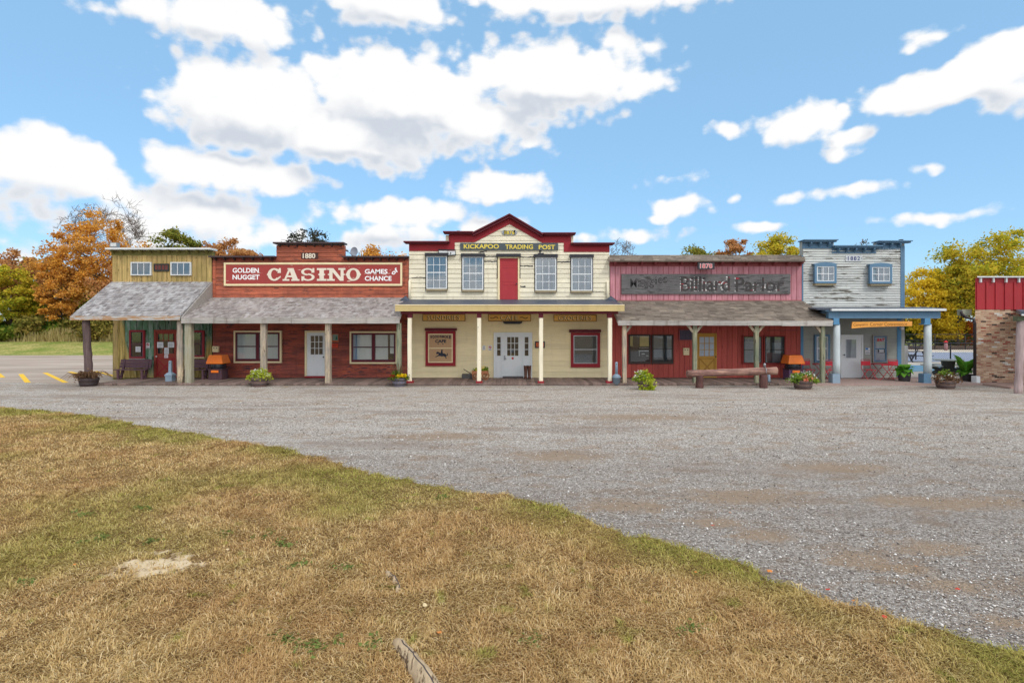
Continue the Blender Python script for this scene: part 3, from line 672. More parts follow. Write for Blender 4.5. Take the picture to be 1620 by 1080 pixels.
def door(root, L, a, b, c, d, slab, frame, fw, lite=None, cols=3, rows=3, lmat=None, handle=None, hmat=None, planks_x=None, extra=None, sill=None, lfill=None):
    fr = part(root, L, 'door_frame', frame, lambda m: (m.pb(a, b, c, c + fw, YW - .1, .1), m.pb(a, a + fw, c + fw, d, YW - .1, .1), m.pb(b - fw, b, c + fw, d, YW - .1, .1)))
    dr = part(root, L, 'door', slab, lambda m: m.pb(a + fw, b - fw, c + fw, d - .4, YW - .06, .06))
    if lite:
        la, lb, lc, ld = lite
        part(dr, L, 'interior', lfill or M['dark'], lambda m: m.pb(la, lb, lc, ld, YW - .064, .004))
        part(dr, L, 'pane', GLASS, lambda m: m.add([(X(la),YW-.068,Z(ld)), (X(lb),YW-.068,Z(ld)), (X(lb),YW-.068,Z(lc)), (X(la),YW-.068,Z(lc))], [(0,1,2,3)]))
        s = MB()
        frame_boxes(s, la - 1, lb + 1, lc - 1, ld + 1, 1.0, YW - .08, .02)
        for i in range(1, cols): x = la + (lb-la)*i/cols; s.pb(x - .5, x + .5, lc, ld, YW - .078, .018)
        for j in range(1, rows): y = lc + (ld-lc)*j/rows; s.pb(la, lb, y - .45, y + .45, YW - .077, .018)
        s.build('glazing_bars', lmat or slab, dr, L)
    if handle:
        hx, hy = handle
        part(dr, L, 'handle', hmat or M['steel'], lambda m: m.tube([(X(hx), YW - .06, Z(hy)), (X(hx), YW - .12, Z(hy))], [.022, .035], 8))
    if planks_x:
        la, lb, lc, ld = planks_x
        def xb(m):
            frame_boxes(m, la, lb, lc, ld, 1.3, YW - .074, .014)
            for p, q in (((la+1, ld-1), (lb-1, lc+1)), ((la+1, lc+1), (lb-1, ld-1))):
                v = Vector((X(q[0])-X(p[0]), 0, Z(q[1])-Z(p[1]))); nrm = Vector((-v.z, 0, v.x)).normalized() * .03
                off = .001 if p[1] > q[1] else 0.0
                P = Vector((X(p[0]), YW - .071 - off, Z(p[1]))); Q = P + v
                m.add([P-nrm, Q-nrm, Q+nrm, P+nrm], [(0,1,2,3)])
        part(dr, L, 'cross_brace', extra or slab, xb)
    if sill: part(root, L, 'threshold', sill, lambda m: m.pb(a, b, d - .6, d + 2, YW - .25, .24))
    return dr
M['rust_door'] = surf('rust_red_door', C(146,64,52), .16, .05, 'z', dirt=.25, wood=C(104,44,38), peel=.12)
door(b1, L1, 243.5, 280, 521.5, 597, M['rust_door'], M['rust_door'], 3.0, lite=(249.5, 275, 528, 559), handle=(249.5, 563.5), hmat=M['white_metal'], planks_x=(248, 276.5, 566, 594), extra=M['maroon'])
# papers taped to the doors and windows
def notice(a, b, c, d, label, Y, mat=None, marks=None, group='paper notices on doors and windows', name='paper_notice', cat='notice'):
    mb = MB(); mb.pb(a, b, c, d, Y, .004)
    L = (X((a+b)/2, Y), Y, Z(d, Y)); o = mb.build(name, mat or M['paper'], None, L)
    tag(o, label, cat, group)
    if marks: marks(o, L)
    return o
M['ink'] = flat('grey_ink', C(110,110,120), .8); M['ink_red'] = flat('red_ink', C(190,40,44), .8); M['ink_blue'] = flat('blue_ink', C(60,120,190), .8)
def rules(a, b, c, d, n, Y, mat=None):
    def f(o, L):
        mb = MB()
        for i in range(n): y = c + (d-c)*(i+.5)/n; mb.pb(a, b - (b-a)*.2*(i % 2), y - .25, y + .25, Y - .003, .002)
        mb.build('printing', mat or M['ink'], o, L)
    return f
YN = YW - .0745
notice(248.5, 258.5, 541, 550, 'white sheet on the upper left panes of the rust red door', YN - .012, marks=rules(250, 257.5, 543, 549, 4, YN - .012))
notice(265.5, 275.5, 541, 549.5, 'white sheet on the upper right panes of the rust red door', YN - .012, marks=rules(267, 274.5, 542.5, 548.5, 4, YN - .012))
notice(260, 267, 550, 560, 'tall white sheet in the middle of the rust red door glazing', YN - .012, marks=rules(261, 266.5, 551.5, 559, 5, YN - .012))
notice(260, 266, 561, 566, 'small white card with red marks below the rust red door glazing', YN - .004, marks=rules(261, 265.5, 562, 565.5, 2, YN - .004, M['ink_red']))
notice(214.5, 222.5, 548, 556.5, 'pale sheet inside the lower sash of the green shop window', YW - .086, marks=rules(215.5, 222, 549, 556, 4, YW - .086))
def ringmark(cx, cy, r, Y, L, o, col):
    mb = MB(); n = 18; k = Y / F; x, z = X(cx, Y), Z(cy, Y)
    for i in range(n):
        a0, a1 = 2*math.pi*i/n, 2*math.pi*(i+1)/n
        mb.add([(x + q*k*math.cos(a), Y, z + q*k*math.sin(a)) for q, a in ((r*.68,a0),(r,a0),(r,a1),(r*.68,a1))], [(0,1,2,3)])
    d = r * .62 * k; e = r*.16*k
    mb.add([(x-d-e, Y-.0005, z+d-e), (x-d+e, Y-.0005, z+d+e), (x+d+e, Y-.0005, z-d+e), (x+d-e, Y-.0005, z-d-e)], [(0,3,2,1)])
    mb.build('prohibition_ring', col, o, L)
def nosmoke(a, b, c, d, label, Y=YW - .035):
    o = notice(a, b, c, d, label, Y, group='no smoking signs', name='no_smoking_sign', cat='sign')
    L = tuple(o.location); ringmark((a+b)/2, c + (b-a)*.5, (b-a)*.38, Y - .002, L, o, M['ink_red'])
    mb = MB(); m = (a+b)/2; y = c + (b-a)*.5
    mb.pb(m - (b-a)*.2, m + (b-a)*.2, y - .35, y + .35, Y - .0012, .001); mb.pb(a + .8, b - .8, d - 1.6, d - .7, Y - .0015, .001); mb.build('printing', M['black'], o, L)
    return o
nosmoke(231, 237, 542, 551, 'white no smoking sign on the green boards beside the rust red door')
def sign(name, label, rect, Y, board, thick=.04, group=None, border=None, bmat=None, cat='sign'):
    a, b, c, d = rect; mb = MB(); mb.pb(a, b, c, d, Y, thick)
    L = (X((a+b)/2, Y), Y + thick, Z(d, Y)); o = thing(name, label, cat, L, group)
    mb.build('board', board, o, L)
    if border: mb = MB(); frame_boxes(mb, a, b, c, d, border, Y - .02, .02); mb.build('border', bmat, o, L)
    return o, L
M['sign_slate'] = surf('dark_slate_sign_paint', C(80,88,92), .3, 0, 'x', wood=C(126,130,132), peel=.2)
o, L = sign('plaque', 'small dark plaque with faded red marks between the olive upper windows', (243, 267.5, 417, 429), YW - .06, surf('dark_green_plaque', C(38,58,54), .3, 0, None), border=.9, bmat=M['black'])
for i, x in enumerate((245.2, 250.4, 256.0, 261.2)):
    def blot(m, x=x): m.pb(x, x + 4.0, 419.2, 426.8, YW - .063, .003); m.pb(x + 1.3, x + 2.7, 421, 425, YW - .066, .002)
    part(o, L, 'faded_numeral', flat('faded_red' + str(i), C(104,56,52), .9), blot)
# floodlight on the roof edge
o = thing('floodlight', 'small grey floodlight box standing on the olive roof edge', 'lamp', (X(186.5), YW - .2, Z(393)))
part(o, o.location, 'housing', M['steel'], lambda m: m.box(X(180.5), X(192), YW - .3, YW - .1, Z(392), Z(385)))
part(o, o.location, 'lens', M['white_metal'], lambda m: m.box(X(182), X(190.5), YW - .312, YW - .3, Z(391), Z(386)))

# ------------------------------------------------------------------ 2. red casino front
rd = random.Random(22)
L2 = (X(490), YW, 0)
b2 = thing('casino_building', 'long rust red lap board building with stepped parapet and grey shingled porch', 'building', L2, 'false-front shops in a row')
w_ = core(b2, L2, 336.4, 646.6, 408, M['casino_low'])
part(b2, L2, 'parapet', M['casino'], lambda m: m.pb(437.5, 544.5, 388, 408.2, YW + .002, .27))
def cz_lim(z): return (X(336.4), X(646.6)) if z < Z(411) else (X(437.5), X(544.5))
part(w_, L2, 'siding', M['casino'], lambda m: lap(m, 0, 0, Z(472), Z(388.5), .2, YW, rd, cz_lim))
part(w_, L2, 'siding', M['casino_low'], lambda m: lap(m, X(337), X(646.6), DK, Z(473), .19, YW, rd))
for q in ((336.6, 341, 411, 470), (640.5, 646.4, 411, 470)): part(w_, L2, 'corner_board', M['casino'], lambda m: m.pb(*q, YW - .045, .045))
rear(b2, L2, 336.4, 646.6, 4.9, M['casino_low'])
cap = surf('dark_brown_cap_metal', C(72,58,60), .2, 0, 'x', rough=.5)
for a, b, c, n in ((334.5, 438, 406.3, 7), (543.5, 648, 406.5, 8), (435.5, 546.5, 384.8, 8)):
    cn = part(b2, L2, 'cornice', cap, lambda m: m.box(X(a), X(b), YW - .3, YW + .32, Z(c + 1.7), Z(c - .6)))
    brackets(cn, L2, linspace(a + 8, b - 7, n), c + 1.7, c + 6.2, cap, .24, .06)
shed_roof(b2, L2, 336, 645.5, 470.5, 286.5, 633.5, 503, M['shingle_warm'], rd, rows=13, sw=.15)
part(b2, L2, 'fascia', M['grey_fascia'], lambda m: (m.pb(286.5, 460.5, 502.4, 511.4, YE - .05, .05), m.pb(461, 632, 502.6, 511.6, YE - .05, .05)))
post(b2, L2, 299.5, 511, 605, 10.5, M['log_pale'], rd)
post(b2, L2, 417.5, 511, 605, 8.6, M['log_grey'], rd)
post(b2, L2, 519.5, 511, 605, 8.6, M['log_grey'], rd)
post(b2, L2, 631.5, 511, 605, 7.0, M['post_green'], rd)
CW = curtain_mat('white_lace_curtain', C(222,224,220), C(242,243,240)); CB = curtain_mat('pale_blue_curtain', C(140,164,190), C(196,210,222)); CG = curtain_mat('grey_curtain', C(206,210,208), C(230,232,228))
for a, b, c, d in ((369.5, 445, 523, 574), (553, 628.5, 524, 575.3)):
    mid_ = (a + b) / 2
    fr = part(b2, L2, 'window_trim', M['cream_trim'], lambda m: frame_boxes(m, a, b, c, d, 2.6, YW - .125, .125))
    for k, (p, q) in enumerate(((a + 2.6, mid_), (mid_, b - 2.6))):
        if a < 400: dr = [(p + 3, q - 3, c + 5, d - 6, CG)]
        elif k == 0: dr = [(p + 3, p + 10, c + 5, d - 6, CB), (p + 9, q - 3, c + 5, d - 6, CW)]
        else: dr = [(p + 3, q - 12, c + 5, d - 6, CW), (q - 9, q - 3, c + 5, d - 16, CW)]
        window(b2, L2, p, q, c + 2.6, d - 2.6, M['maroon_dark'], 1.8, sash=M['purple_wood'], sw=1.2, drapes=dr, bottom=3)
door(b2, L2, 482, 517, 523, 595.5, M['white'], M['cream_trim'], 3.0, lite=(491.5, 510.5, 531, 560.5), lmat=M['white'], handle=(512.8, 564.5), hmat=M['black'], sill=M['maroon'])
# CASINO board
M['casino_board'] = surf('flaking_red_sign_paint', C(158,66,62), .08, 0, 'x', wood=C(226,206,188), peel=.15, dirt=.1)
M['casino_ivory'] = surf('ivory_letter_paint', C(226,214,196), .06, 0, 'x', dirt=.1, wood=C(170,90,80), peel=.05); M['letter_white'] = flat('white_letter_paint', C(240,240,240), .6)
YS = YW - .09
o, L = sign('casino_sign', 'long red sign reading CASINO in large ivory letters with a cream border', (354, 636.3, 415.3, 452), YS, M['casino_board'], .06, 'large painted shop signs', 3.0, M['cream_trim'])
text('lettering', 'GOLDEN', M['letter_white'], o, (368, 409.6, 423.8, 431.6), YS, L, .006, .028)
text('lettering', 'NUGGET', M['letter_white'], o, (368, 410.6, 434.6, 442.2), YS, L, .006, .028)
text('lettering', 'GAMES', M['letter_white'], o, (577.2, 613.2, 425.6, 433.2), YS, L, .006, .028)
text('lettering', 'CHANCE', M['letter_white'], o, (577.2, 619.4, 436.6, 444.2), YS, L, .006, .028)
text('lettering', 'of', M['letter_white'], o, (618.4, 629.8, 425.6, 433), YS, L, .006, .025, tilt=.6)
def slab_letter(mb, ch, x0, x1, z0, z1, Y):
    w, h = x1 - x0, z1 - z0; lay = [0]
    def pl(pts): lay[0] += 1; mb.prism([(x0 + a*w, z0 + b*h) for a, b in pts], Y - .012 - .0012*lay[0], Y)
    def rc(a, b, c, d): pl([(a,c),(b,c),(b,d),(a,d)])
    def ring(a0, a1, rx, rz, tx, tz, cx=.5, cz=.5, n=22):
        lay[0] += 1
        for i in range(n):
            p, q = R(a0 + (a1-a0)*i/n), R(a0 + (a1-a0)*(i+1)/n)
            f = lambda t, ou: (x0 + (cx + (rx if ou else rx - tx)*math.cos(t))*w, z0 + (cz + (rz if ou else rz - tz)*math.sin(t))*h)
            mb.prism([f(p,0), f(p,1), f(q,1), f(q,0)], Y - .012 - .0012*lay[0], Y)
    if ch == 'I':
        rc(.27,.73,0,1); rc(0,1,0,.15); rc(0,1,.85,1); pl([(.1,.5),(.27,.4),(.27,.6)]); pl([(.9,.5),(.73,.6),(.73,.4)])
    elif ch == 'N':
        rc(.12,.3,0,1); rc(.74,.9,.0,1); pl([(.12,1),(.7,0),(.9,0),(.34,1)]); rc(0,.42,0,.14); rc(0,.3,.86,1); rc(.62,1,.86,1); pl([(.02,.5),(.12,.42),(.12,.58)]); pl([(1.0,.5),(.9,.58),(.9,.42)])
    elif ch == 'A':
        pl([(.08,.08),(.2,.08),(.52,1),(.38,1)]); pl([(.6,.08),(.92,.08),(.64,1),(.38,1)]); rc(.28,.7,.28,.42); rc(0,.4,0,.13); rc(.52,1,0,.13); rc(.3,.66,.9,1)
    elif ch == 'O':
        ring(0, 360, .5, .5, .25, .13); pl([(-.07,.5),(.03,.38),(.03,.62)]); pl([(1.07,.5),(.97,.62),(.97,.38)])
    elif ch == 'C':
        ring(40, 320, .5, .5, .26, .13); pl([(-.07,.5),(.03,.38),(.03,.62)]); pl([(.74,.62),(1,.62),(1,1),(.86,1),(.8,.84)]); pl([(.7,.2),(.86,.16),(1,.3),(.98,.38),(.9,.34)])
    elif ch == 'S':
        ring(20, 270, .47, .29, .2, .12, .48, .71, 16); ring(90, -160, .48, .29, .2, .12, .5, .29, 16)
        pl([(.74,.64),(.96,.64),(.96,1),(.84,1)]); pl([(.03,.0),(.16,0),(.26,.36),(.03,.36)])
for ch, a, b in (('C',423.6,444.4),('A',447.2,473.8),('S',476.4,498.2),('I',501.5,516.5),('N',517.5,546.5),('O',548,570)):
    mb = MB(); slab_letter(mb, ch, X(a, YS), X(b, YS), Z(444.2, YS), Z(424.2, YS), YS); mb.build('letter', M['casino_ivory'], o, L)
o, L = sign('date_plaque', 'ivory numerals 1880 on the raised centre of the red parapet', (476.6, 503, 400.2, 409.2), YW - .05, surf('dark_brown_plaque', C(74,48,44), .2, 0, 'x'), .03, 'date plaques on the shop fronts')
text('numerals', '1880', M['casino_ivory'], o, (479, 499, 400.6, 408.8), YW - .05, L, .012, .03)
o, L = sign('notice_board', 'small square picture notice with green tree beside the white casino door', (524.8, 535.8, 527.5, 541), YW - .06, flat('orange_edge', C(170,84,50), .7), .02)
part(o, L, 'picture', flat('grey_green_picture', C(120,136,124), .7), lambda m: m.pb(526, 534.6, 528.8, 538.4, YW - .064, .004))
part(o, L, 'tree_mark', flat('dark_green_print', C(40,96,70), .7), lambda m: m.pprism([(530.5,537.5),(533.8,537.5),(533.8,534),(532.6,531),(531,533.5)], YW - .067, .003))
o, L = sign('notice_board', 'small red orange strip sign below the picture notice', (524.8, 534.4, 543.6, 549.4), YW - .06, flat('red_orange_print', C(206,66,36), .7), .02)
part(o, L, 'printing', M['maroon_dark'], lambda m: (m.pb(526, 533, 545, 545.8, YW - .063, .003), m.pb(526, 532, 547.2, 548, YW - .063, .003)))
def meter_box(a, b, c, d, label):
    L = (X((a+b)/2), YW, Z(d)); o = thing('outlet_box', label, 'electrical box', L, 'outlet boxes on the porch walls')
    part(o, L, 'cover', M['cream_trim'], lambda m: m.pb(a, b, c, d, YW - .12, .1))
    for q in (.28, .7): part(o, L, 'socket', M['black'], lambda m: m.pb(a + (b-a)*q - .7, a + (b-a)*q + .7, c + 2, c + 3.6, YW - .124, .004))
meter_box(335.6, 345.4, 547.6, 556.8, 'cream outlet box on the corner between green boards and red boards')
# satellite dish
o = thing('satellite_dish', 'grey satellite dish standing behind the red parapet', 'satellite dish', (X(560), 28.4, 4.9))
Ld = o.location; dc = Vector((X(560, 28.0), 28.0, Z(398.3, 28.0)))
mb = MB(); ax = Vector((-.45, -.85, .2)).normalized(); u_ = ax.orthogonal().normalized(); v_ = ax.cross(u_); n = 22; rings = 4
for i in range(rings + 1):
    r = .27 * i / rings
    for k in range(n):
        a = 2*math.pi*k/n; mb.v.append(tuple(dc - ax * (.06 * (1 - (i/rings)**2)) + u_ * (r*.85*math.cos(a)) + v_ * (r*math.sin(a))))
for i in range(rings):
    for k in range(n): mb.f.append([i*n+k, i*n+(k+1)%n, (i+1)*n+(k+1)%n, (i+1)*n+k]); mb.s.append(True)
mb.build('reflector', M['satdish'], o, Ld)
part(o, Ld, 'feed_arm', M['steel'], lambda m: (m.tube([dc - v_*.02 + Vector((0,.02,-.25)), dc + ax*.32 + Vector((-.1,0,-.06))], .014, 6), m.tube([dc + ax*.28 + Vector((-.1,0,-.06)), dc + ax*.42 + Vector((-.13,0,-.02))], [.045,.055], 8)))
part(o, Ld, 'mast', M['steel'], lambda m: m.tube([(Ld.x, 28.25, 4.9), (Ld.x, 28.2, dc.z), dc - ax*.08], .025, 8))
# ------------------------------------------------------------------ 3. cream trading post
rd = random.Random(33)
L3 = (X(806), YW, 0)
b3 = thing('trading_post_building', 'cream two storey trading post with maroon stepped gable and flat porch', 'building', L3, 'false-front shops in a row')
sil = [(647,597.5),(964.2,597.5),(964.2,388),(907,388),(907,373),(858,373),(806,343),(748,372),(705,372),(705,388),(647,388)]
part(b3, L3, 'wall', M['cream'], lambda m: m.pprism(sil, YW + .001, .28))
w_ = b3.children[0]
def kz(z):
    py = HY + (CH - z) * F / YW
    if py > 395: return X(647.2), X(964)
    if py > 380: return X(716), X(896)
    t = (py - 348) / 36; t = max(0, t); return X(806 - 58*t), X(806 + 56*t)
part(w_, L3, 'siding', M['cream'], lambda m: lap(m, 0, 0, Z(477), Z(352), .225, YW, rd, kz))
part(w_, L3, 'siding', M['cream_low'], lambda m: lap(m, X(647.2), X(964), DK, Z(478), .27, YW, rd, blen=(4, 8)))
def bands(m):
    Y = YW - .045
    m.pb(647, 712, 386, 397, Y, .045); m.pb(901, 964.5, 387.5, 398.5, Y, .045)
    m.pprism([(710,397),(719.5,397),(719.5,383),(751,383),(806,354.5),(858,384),(892,384),(892,398.5),(903.5,398.5),(903.5,371),(859,371),(806,341),(748,370),(710,370)], Y - .004, .049)
part(w_, L3, 'fascia_band', M['maroon'], bands)
def caps(m):
    for a, b, c in ((640, 712, 383), (902.5, 971, 385.3)):
        m.box(X(a), X(b), YW - .3, YW + .3, Z(c + 1.6), Z(c - .4)); m.box(X(a + 3), X(b - 3), YW - .22, YW - .046, Z(c + 3.6), Z(c + 1.7))
    for a, b, c in ((702, 749, 367.6), (857.5, 910, 369.6)):
        m.box(X(a), X(b), YW - .32, YW + .3, Z(c + 1.6), Z(c - .4)); m.box(X(a + 3), X(b - (3 if b > 800 else 0)), YW - .24, YW - .051, Z(c + 3.8), Z(c + 1.7))
    for s, pts in ((0, [(747,367.2),(747,369.4),(806,339.6),(806,337.4)]), (0, [(806,337.4),(806,339.6),(859,371.4),(860,369.2)])):
        m.pprism([pts[1], pts[2], pts[3], pts[0]] , YW - .322, .62)
    for pts in ([(748,370),(748,373.4),(806,344),(806,340.6)], [(806,340.6),(806,344),(858,374.8),(858,371.4)]):
        m.pprism([pts[1], pts[2], pts[3], pts[0]], YW - .242, .19)
part(b3, L3, 'cornice', M['maroon_dark'], caps)
rear(b3, L3, 647, 964, 5.6, M['cream'])
LACE = curtain_mat('thin_lace_curtain', C(140,156,166), C(176,188,194), 20)
M['blind_blue'] = flat('blue_grey_blind', C(124,142,154), .8, var=.08)
for i, (a, b, c, d) in enumerate(((674.5,707,405,457),(731.5,764.5,406,458.5),(847,880,407,459.5),(904,937,407.3,460))):
    w = window(b3, L3, a, b, c, d, M['white'], 1.7, cols=3, rows=4, fill=flat('blue_grey_blind' + str(i), C(*((118,138,152),(128,146,156),(112,130,144),(124,140,148))[i]), .8, var=.2), mw=.75, drapes=[(a + 3.4, a + 8.4 + i % 2, c + 3.4, d - 3.4, LACE), (b - 8 + i % 3, b - 3.4, c + 3.4, d - 3.4, LACE)], sill=(a - .5, b + .5, 3, M['sill_wood']), hood=(a - 2.5, b + 2.5, c - 5.2, c - .3, M['black']))
    [part(w, L3, 'caulk_line', M['black'], lambda m: m.pb(*q, YW - .04, .04)) for q in ((a - 1.6, a - .1, c, d + 3), (b + .1, b + 1.4, c, d + 2))]  # black strips beside the window frames
fr = part(b3, L3, 'door_frame', M['cream_trim'], lambda m: (m.pb(787.5, 790.6, 408.5, 478, YW - .1, .1), m.pb(819.4, 822, 408.5, 478, YW - .1, .1), m.pb(787.5, 822, 406.2, 408.5, YW - .1, .1)))
[part(fr, L3, 'caulk_line', M['black'], lambda m: m.pb(*q, YW - .04, .04)) for q in ((786, 787.4, 406, 440), (822.1, 823.3, 406, 440))]  # black strips beside the door frame
part(b3, L3, 'hood', M['black'], lambda m: m.pb(785, 824, 401.2, 406, YW - .2, .2))
def rdoor(m):
    m.pb(790.6, 819.4, 408.5, 478, YW - .06, .06)
    for p in (793.5, 806):
        for q, r_ in ((412, 420), (423, 446), (450, 473)): frame_boxes(m, p, p + 10.5, q, r_, .7, YW - .068, .008)
dr = part(b3, L3, 'door', M['door_red'], rdoor)
part(dr, L3, 'handle', M['black'], lambda m: m.tube([(X(817), YW - .06, Z(449)), (X(817), YW - .13, Z(449))], [.02, .035], 8))
# black smears along the clapboard joints between the openings
rq = random.Random(8)
def smear(m, a, b, y, w):
    x = a
    while x < b:
        e = min(b, x + rq.uniform(1.2, 3)); q = rq.uniform(.5, 1.1) * w; dy = rq.uniform(-.4, .4)
        m.pb(x, e + .3, y - q + dy, y + q + dy, YW - .038 - rq.uniform(0, .004), .02); x = e
[part(b3, L3, 'tar_smear', M['black'], lambda m: smear(m, *q)) for q in ((767,786,405.6,.9),(766,786,413.4,.8),(823,845,406.5,.8),(823,843,420.5,.8),(882,902,414.2,1.0),(651,673,439,.6),(757,766,399.4,.6),(766,770,397,.6),(823,831,453,1.2),(851,860,401.2,1.4),(853,856,397,2.4),(938,956,461,.4),(759,765,398.2,.9))]
part(b3, L3, 'conduit_box', M['white_metal'], lambda m: (m.pb(694.5, 708, 396.5, 401.2, YW - .16, .14), m.pb(709, 721, 397, 403.6, YW - .17, .15)))
part(b3, L3, 'conduit_loop', M['black'], lambda m: (m.tube([(X(694), YW-.17, Z(402)), (X(694), YW-.17, Z(396)), (X(721), YW-.17, Z(396.4)), (X(721.6), YW-.17, Z(404)), (X(712), YW-.17, Z(404.5)), (X(714), YW-.17, Z(400))], .03, 6)))
for x, t in ((648.6, 446), (960.4, 448)):
    part(b3, L3, 'vent_pipe', M['post_cream'], lambda m: m.tube([(X(x), YW - .12, Z(478)), (X(x), YW - .12, Z(t)), (X(x), YW - .06, Z(t - 2)), (X(x), YW - .01, Z(t - 1.5))], .055, 10))
part(b3, L3, 'roof_vent', M['steel'], lambda m: m.box(X(722), X(727), YW + .1, YW + .25, Z(367), Z(364)))
def flatroof(m):
    xj0, xj1, zj = X(645), X(966), Z(473.6); xe0, xe1, ze = X(628, YE), X(987, YE), Z(482.3, YE)
    m.add([(xe0,YE-.04,ze),(xe1,YE-.04,ze),(xj1,YW-.02,zj),(xj0,YW-.02,zj),(xe0,YE-.04,ze-.04),(xe1,YE-.04,ze-.04),(xj1,YW-.02,zj-.04),(xj0,YW-.02,zj-.04)], [(0,1,2,3),(7,6,5,4),(0,4,5,1),(1,5,6,2),(3,2,6,7),(0,3,7,4)])
    for a, b in ((636, 652), (956, 972)):
        m.tube([(X(a), YW - .5, Z(480)), (X((a+b)/2), YW - .4, Z(475)), (X(b), YW - .5, Z(480))], [.12, .2, .12], 7)
part(b3, L3, 'porch_roof', M['tar'], flatroof)
part(b3, L3, 'ceiling', M['cream_low'], lambda m: m.box(X(632, YE), X(983, YE), YE + .1, YW - .03, Z(491, YE), Z(489.5, YE)))
part(b3, L3, 'fascia', M['fascia_tan'], lambda m: (m.pb(625, 806, 483.2, 492.2, YE - .08, .08), m.pb(806.2, 988, 483.2, 492.2, YE - .08, .08)))
part(b3, L3, 'drip_edge', M['cream_trim'], lambda m: m.pb(625, 988, 481.6, 483.2, YE - .1, .1))
part(b3, L3, 'beam', M['maroon_dark'], lambda m: m.pb(634, 978, 491.8, 496.4, YP - .12, .22))
for x in (648.2, 758, 855.8, 964.6):
    p = post(b3, L3, x, 502.5, 603.5, 6.3, M['post_cream'], rd)
    part(p, L3, 'cap', M['maroon_dark'], lambda m: m.pb(x - 3.5, x + 3.5, 496.4, 502.6, YP - .1, .2))
    part(p, L3, 'base', M['maroon'], lambda m: m.pb(x - 5, x + 5, 602.8, 607.6, YP - .15, .3))
# ground floor
R_IN = flat('grey_room', C(92,100,104), .8)
part_paper = surf('tan_poster_paper', C(186,150,112), .08, 0, None, dirt=.08, rough=.5)
wl = window(b3, L3, 673, 720.5, 523.5, 579, M['maroon'], 4.2, sash=M['cream_trim'], sw=1.8, fill=M['dark'], bottom=5.5, hood=(672, 722.5, 518.8, 523, M['maroon_dark']))
window(b3, L3, 903, 949.5, 526, 581, M['maroon'], 4.4, sash=M['steel'], sw=1.3, fill=R_IN, bottom=6, hood=(901, 951, 521, 525.4, M['maroon_dark']))
part(b3, L3, 'window_edging', M['cream_trim'], lambda m: (m.pb(671.8, 673, 523, 579, YW - .09, .09), m.pb(901.8, 903, 526, 581, YW - .09, .09)))
o, L = sign('window_poster', 'tan poster of a rider on horseback under WOODSMOKE CAFE in the maroon window', (679.4, 714.6, 529.6, 571.4), YW - .085, part_paper, .005, cat='poster')
M['poster_ink'] = flat('blue_black_ink', C(38,42,58), .7)
for i, ch in enumerate('WOODSMOKE'):
    x = 680.4 + i * 3.74; t = abs(i - 4) / 4; text('lettering', ch, M['poster_ink'], o, (x, x + 3.4, 530.4 - .4*(1-t), 534 + 1.6*t), YW - .087, L, .002, .04)
text('lettering', 'CAFE', M['poster_ink'], o, (688.4, 706, 537, 542.2), YW - .087, L, .002, .05)
part(o, L, 'ornament', M['poster_ink'], lambda m: [m.pb(p, p + 2.2, 543.6, 544.6, YW - .089, .002) for p in (692, 699.5)])
HORSE = [(690.2,557.2),(691.6,556.2),(693.2,556.2),(694.6,557.2),(696.4,557.8),(697.6,558.6),(699.6,558.8),(702,558.6),(704,559.2),(705.6,560.6),(706.6,561.6),(707.4,560.2),(706.6,558.6),(707.4,557.9),(708.6,559.6),(708.4,562),(706.8,563.2),(705.4,562.8),(705.8,564.6),(706.6,566.6),(705.6,567.8),(705,566.4),(704.2,564.4),(702.8,563.6),(701,563.4),(699,563.8),(696.8,563.2),(694.6,562.8),(692.6,563.6),(690.4,564.6),(688.6,564.8),(688.8,564),(691,562.8),(693.4,561.4),(694,559.8),(692.8,559.2),(691.6,560.2),(690.4,560.4)]
part(o, L, 'rider_print', M['poster_ink'], lambda m: (m.pprism(HORSE[::-1], YW - .089, .002), m.pprism([(697,559.2),(697.2,557.2),(698,555.4),(697.4,554.6),(698,553),(700.6,553.2),(700.4,554.8),(699.8,555.4),(700.6,557.4),(700.8,559.4)][::-1], YW - .0902, .003)))
# white entrance
fr = part(b3, L3, 'door_frame', M['white'], lambda m: (m.pb(781, 842, 525.8, 528.8, YW - .12, .12), m.pb(781, 783.4, 528.8, 598, YW - .12, .12), m.pb(839.6, 842, 528.8, 598, YW - .12, .12), m.pb(793.4, 795.6, 528.8, 598, YW - .115, .11), m.pb(826.6, 828.8, 528.8, 598, YW - .115, .11)))
def lites(parent, a, b, c, d, cols, rows):
    part(parent, L3, 'interior', M['dark'], lambda m: m.pb(a, b, c, d, YW - .064, .004))  # room darkness put into a flat backing
    part(parent, L3, 'pane', GLASS, lambda m: m.add([(X(a),YW-.067,Z(d)), (X(b),YW-.067,Z(d)), (X(b),YW-.067,Z(c)), (X(a),YW-.067,Z(c))], [(0,1,2,3)]))
    def bars(m):
        for i in range(1, cols): x = a + (b-a)*i/cols; m.pb(x - .45, x + .45, c, d, YW - .078, .016)
        for j in range(1, rows): y = c + (d-c)*j/rows; m.pb(a, b, y - .4, y + .4, YW - .077, .016)
    part(parent, L3, 'glazing_bars', M['white'], bars)
for a, b, p, q in ((783.4, 793.4, 786.4, 792), (828.8, 839.6, 830.2, 836)):
    s = part(b3, L3, 'sidelight', M['white'], lambda m: m.pb(a, b, 528.8, 598, YW - .06, .06)); lites(s, p, q, 533, 562.5, 1, 3)
s = part(b3, L3, 'door', M['white'], lambda m: m.pb(795.6, 826.6, 528.8, 596, YW - .06, .06)); lites(s, 802.4, 820, 533, 562.5, 3, 3)
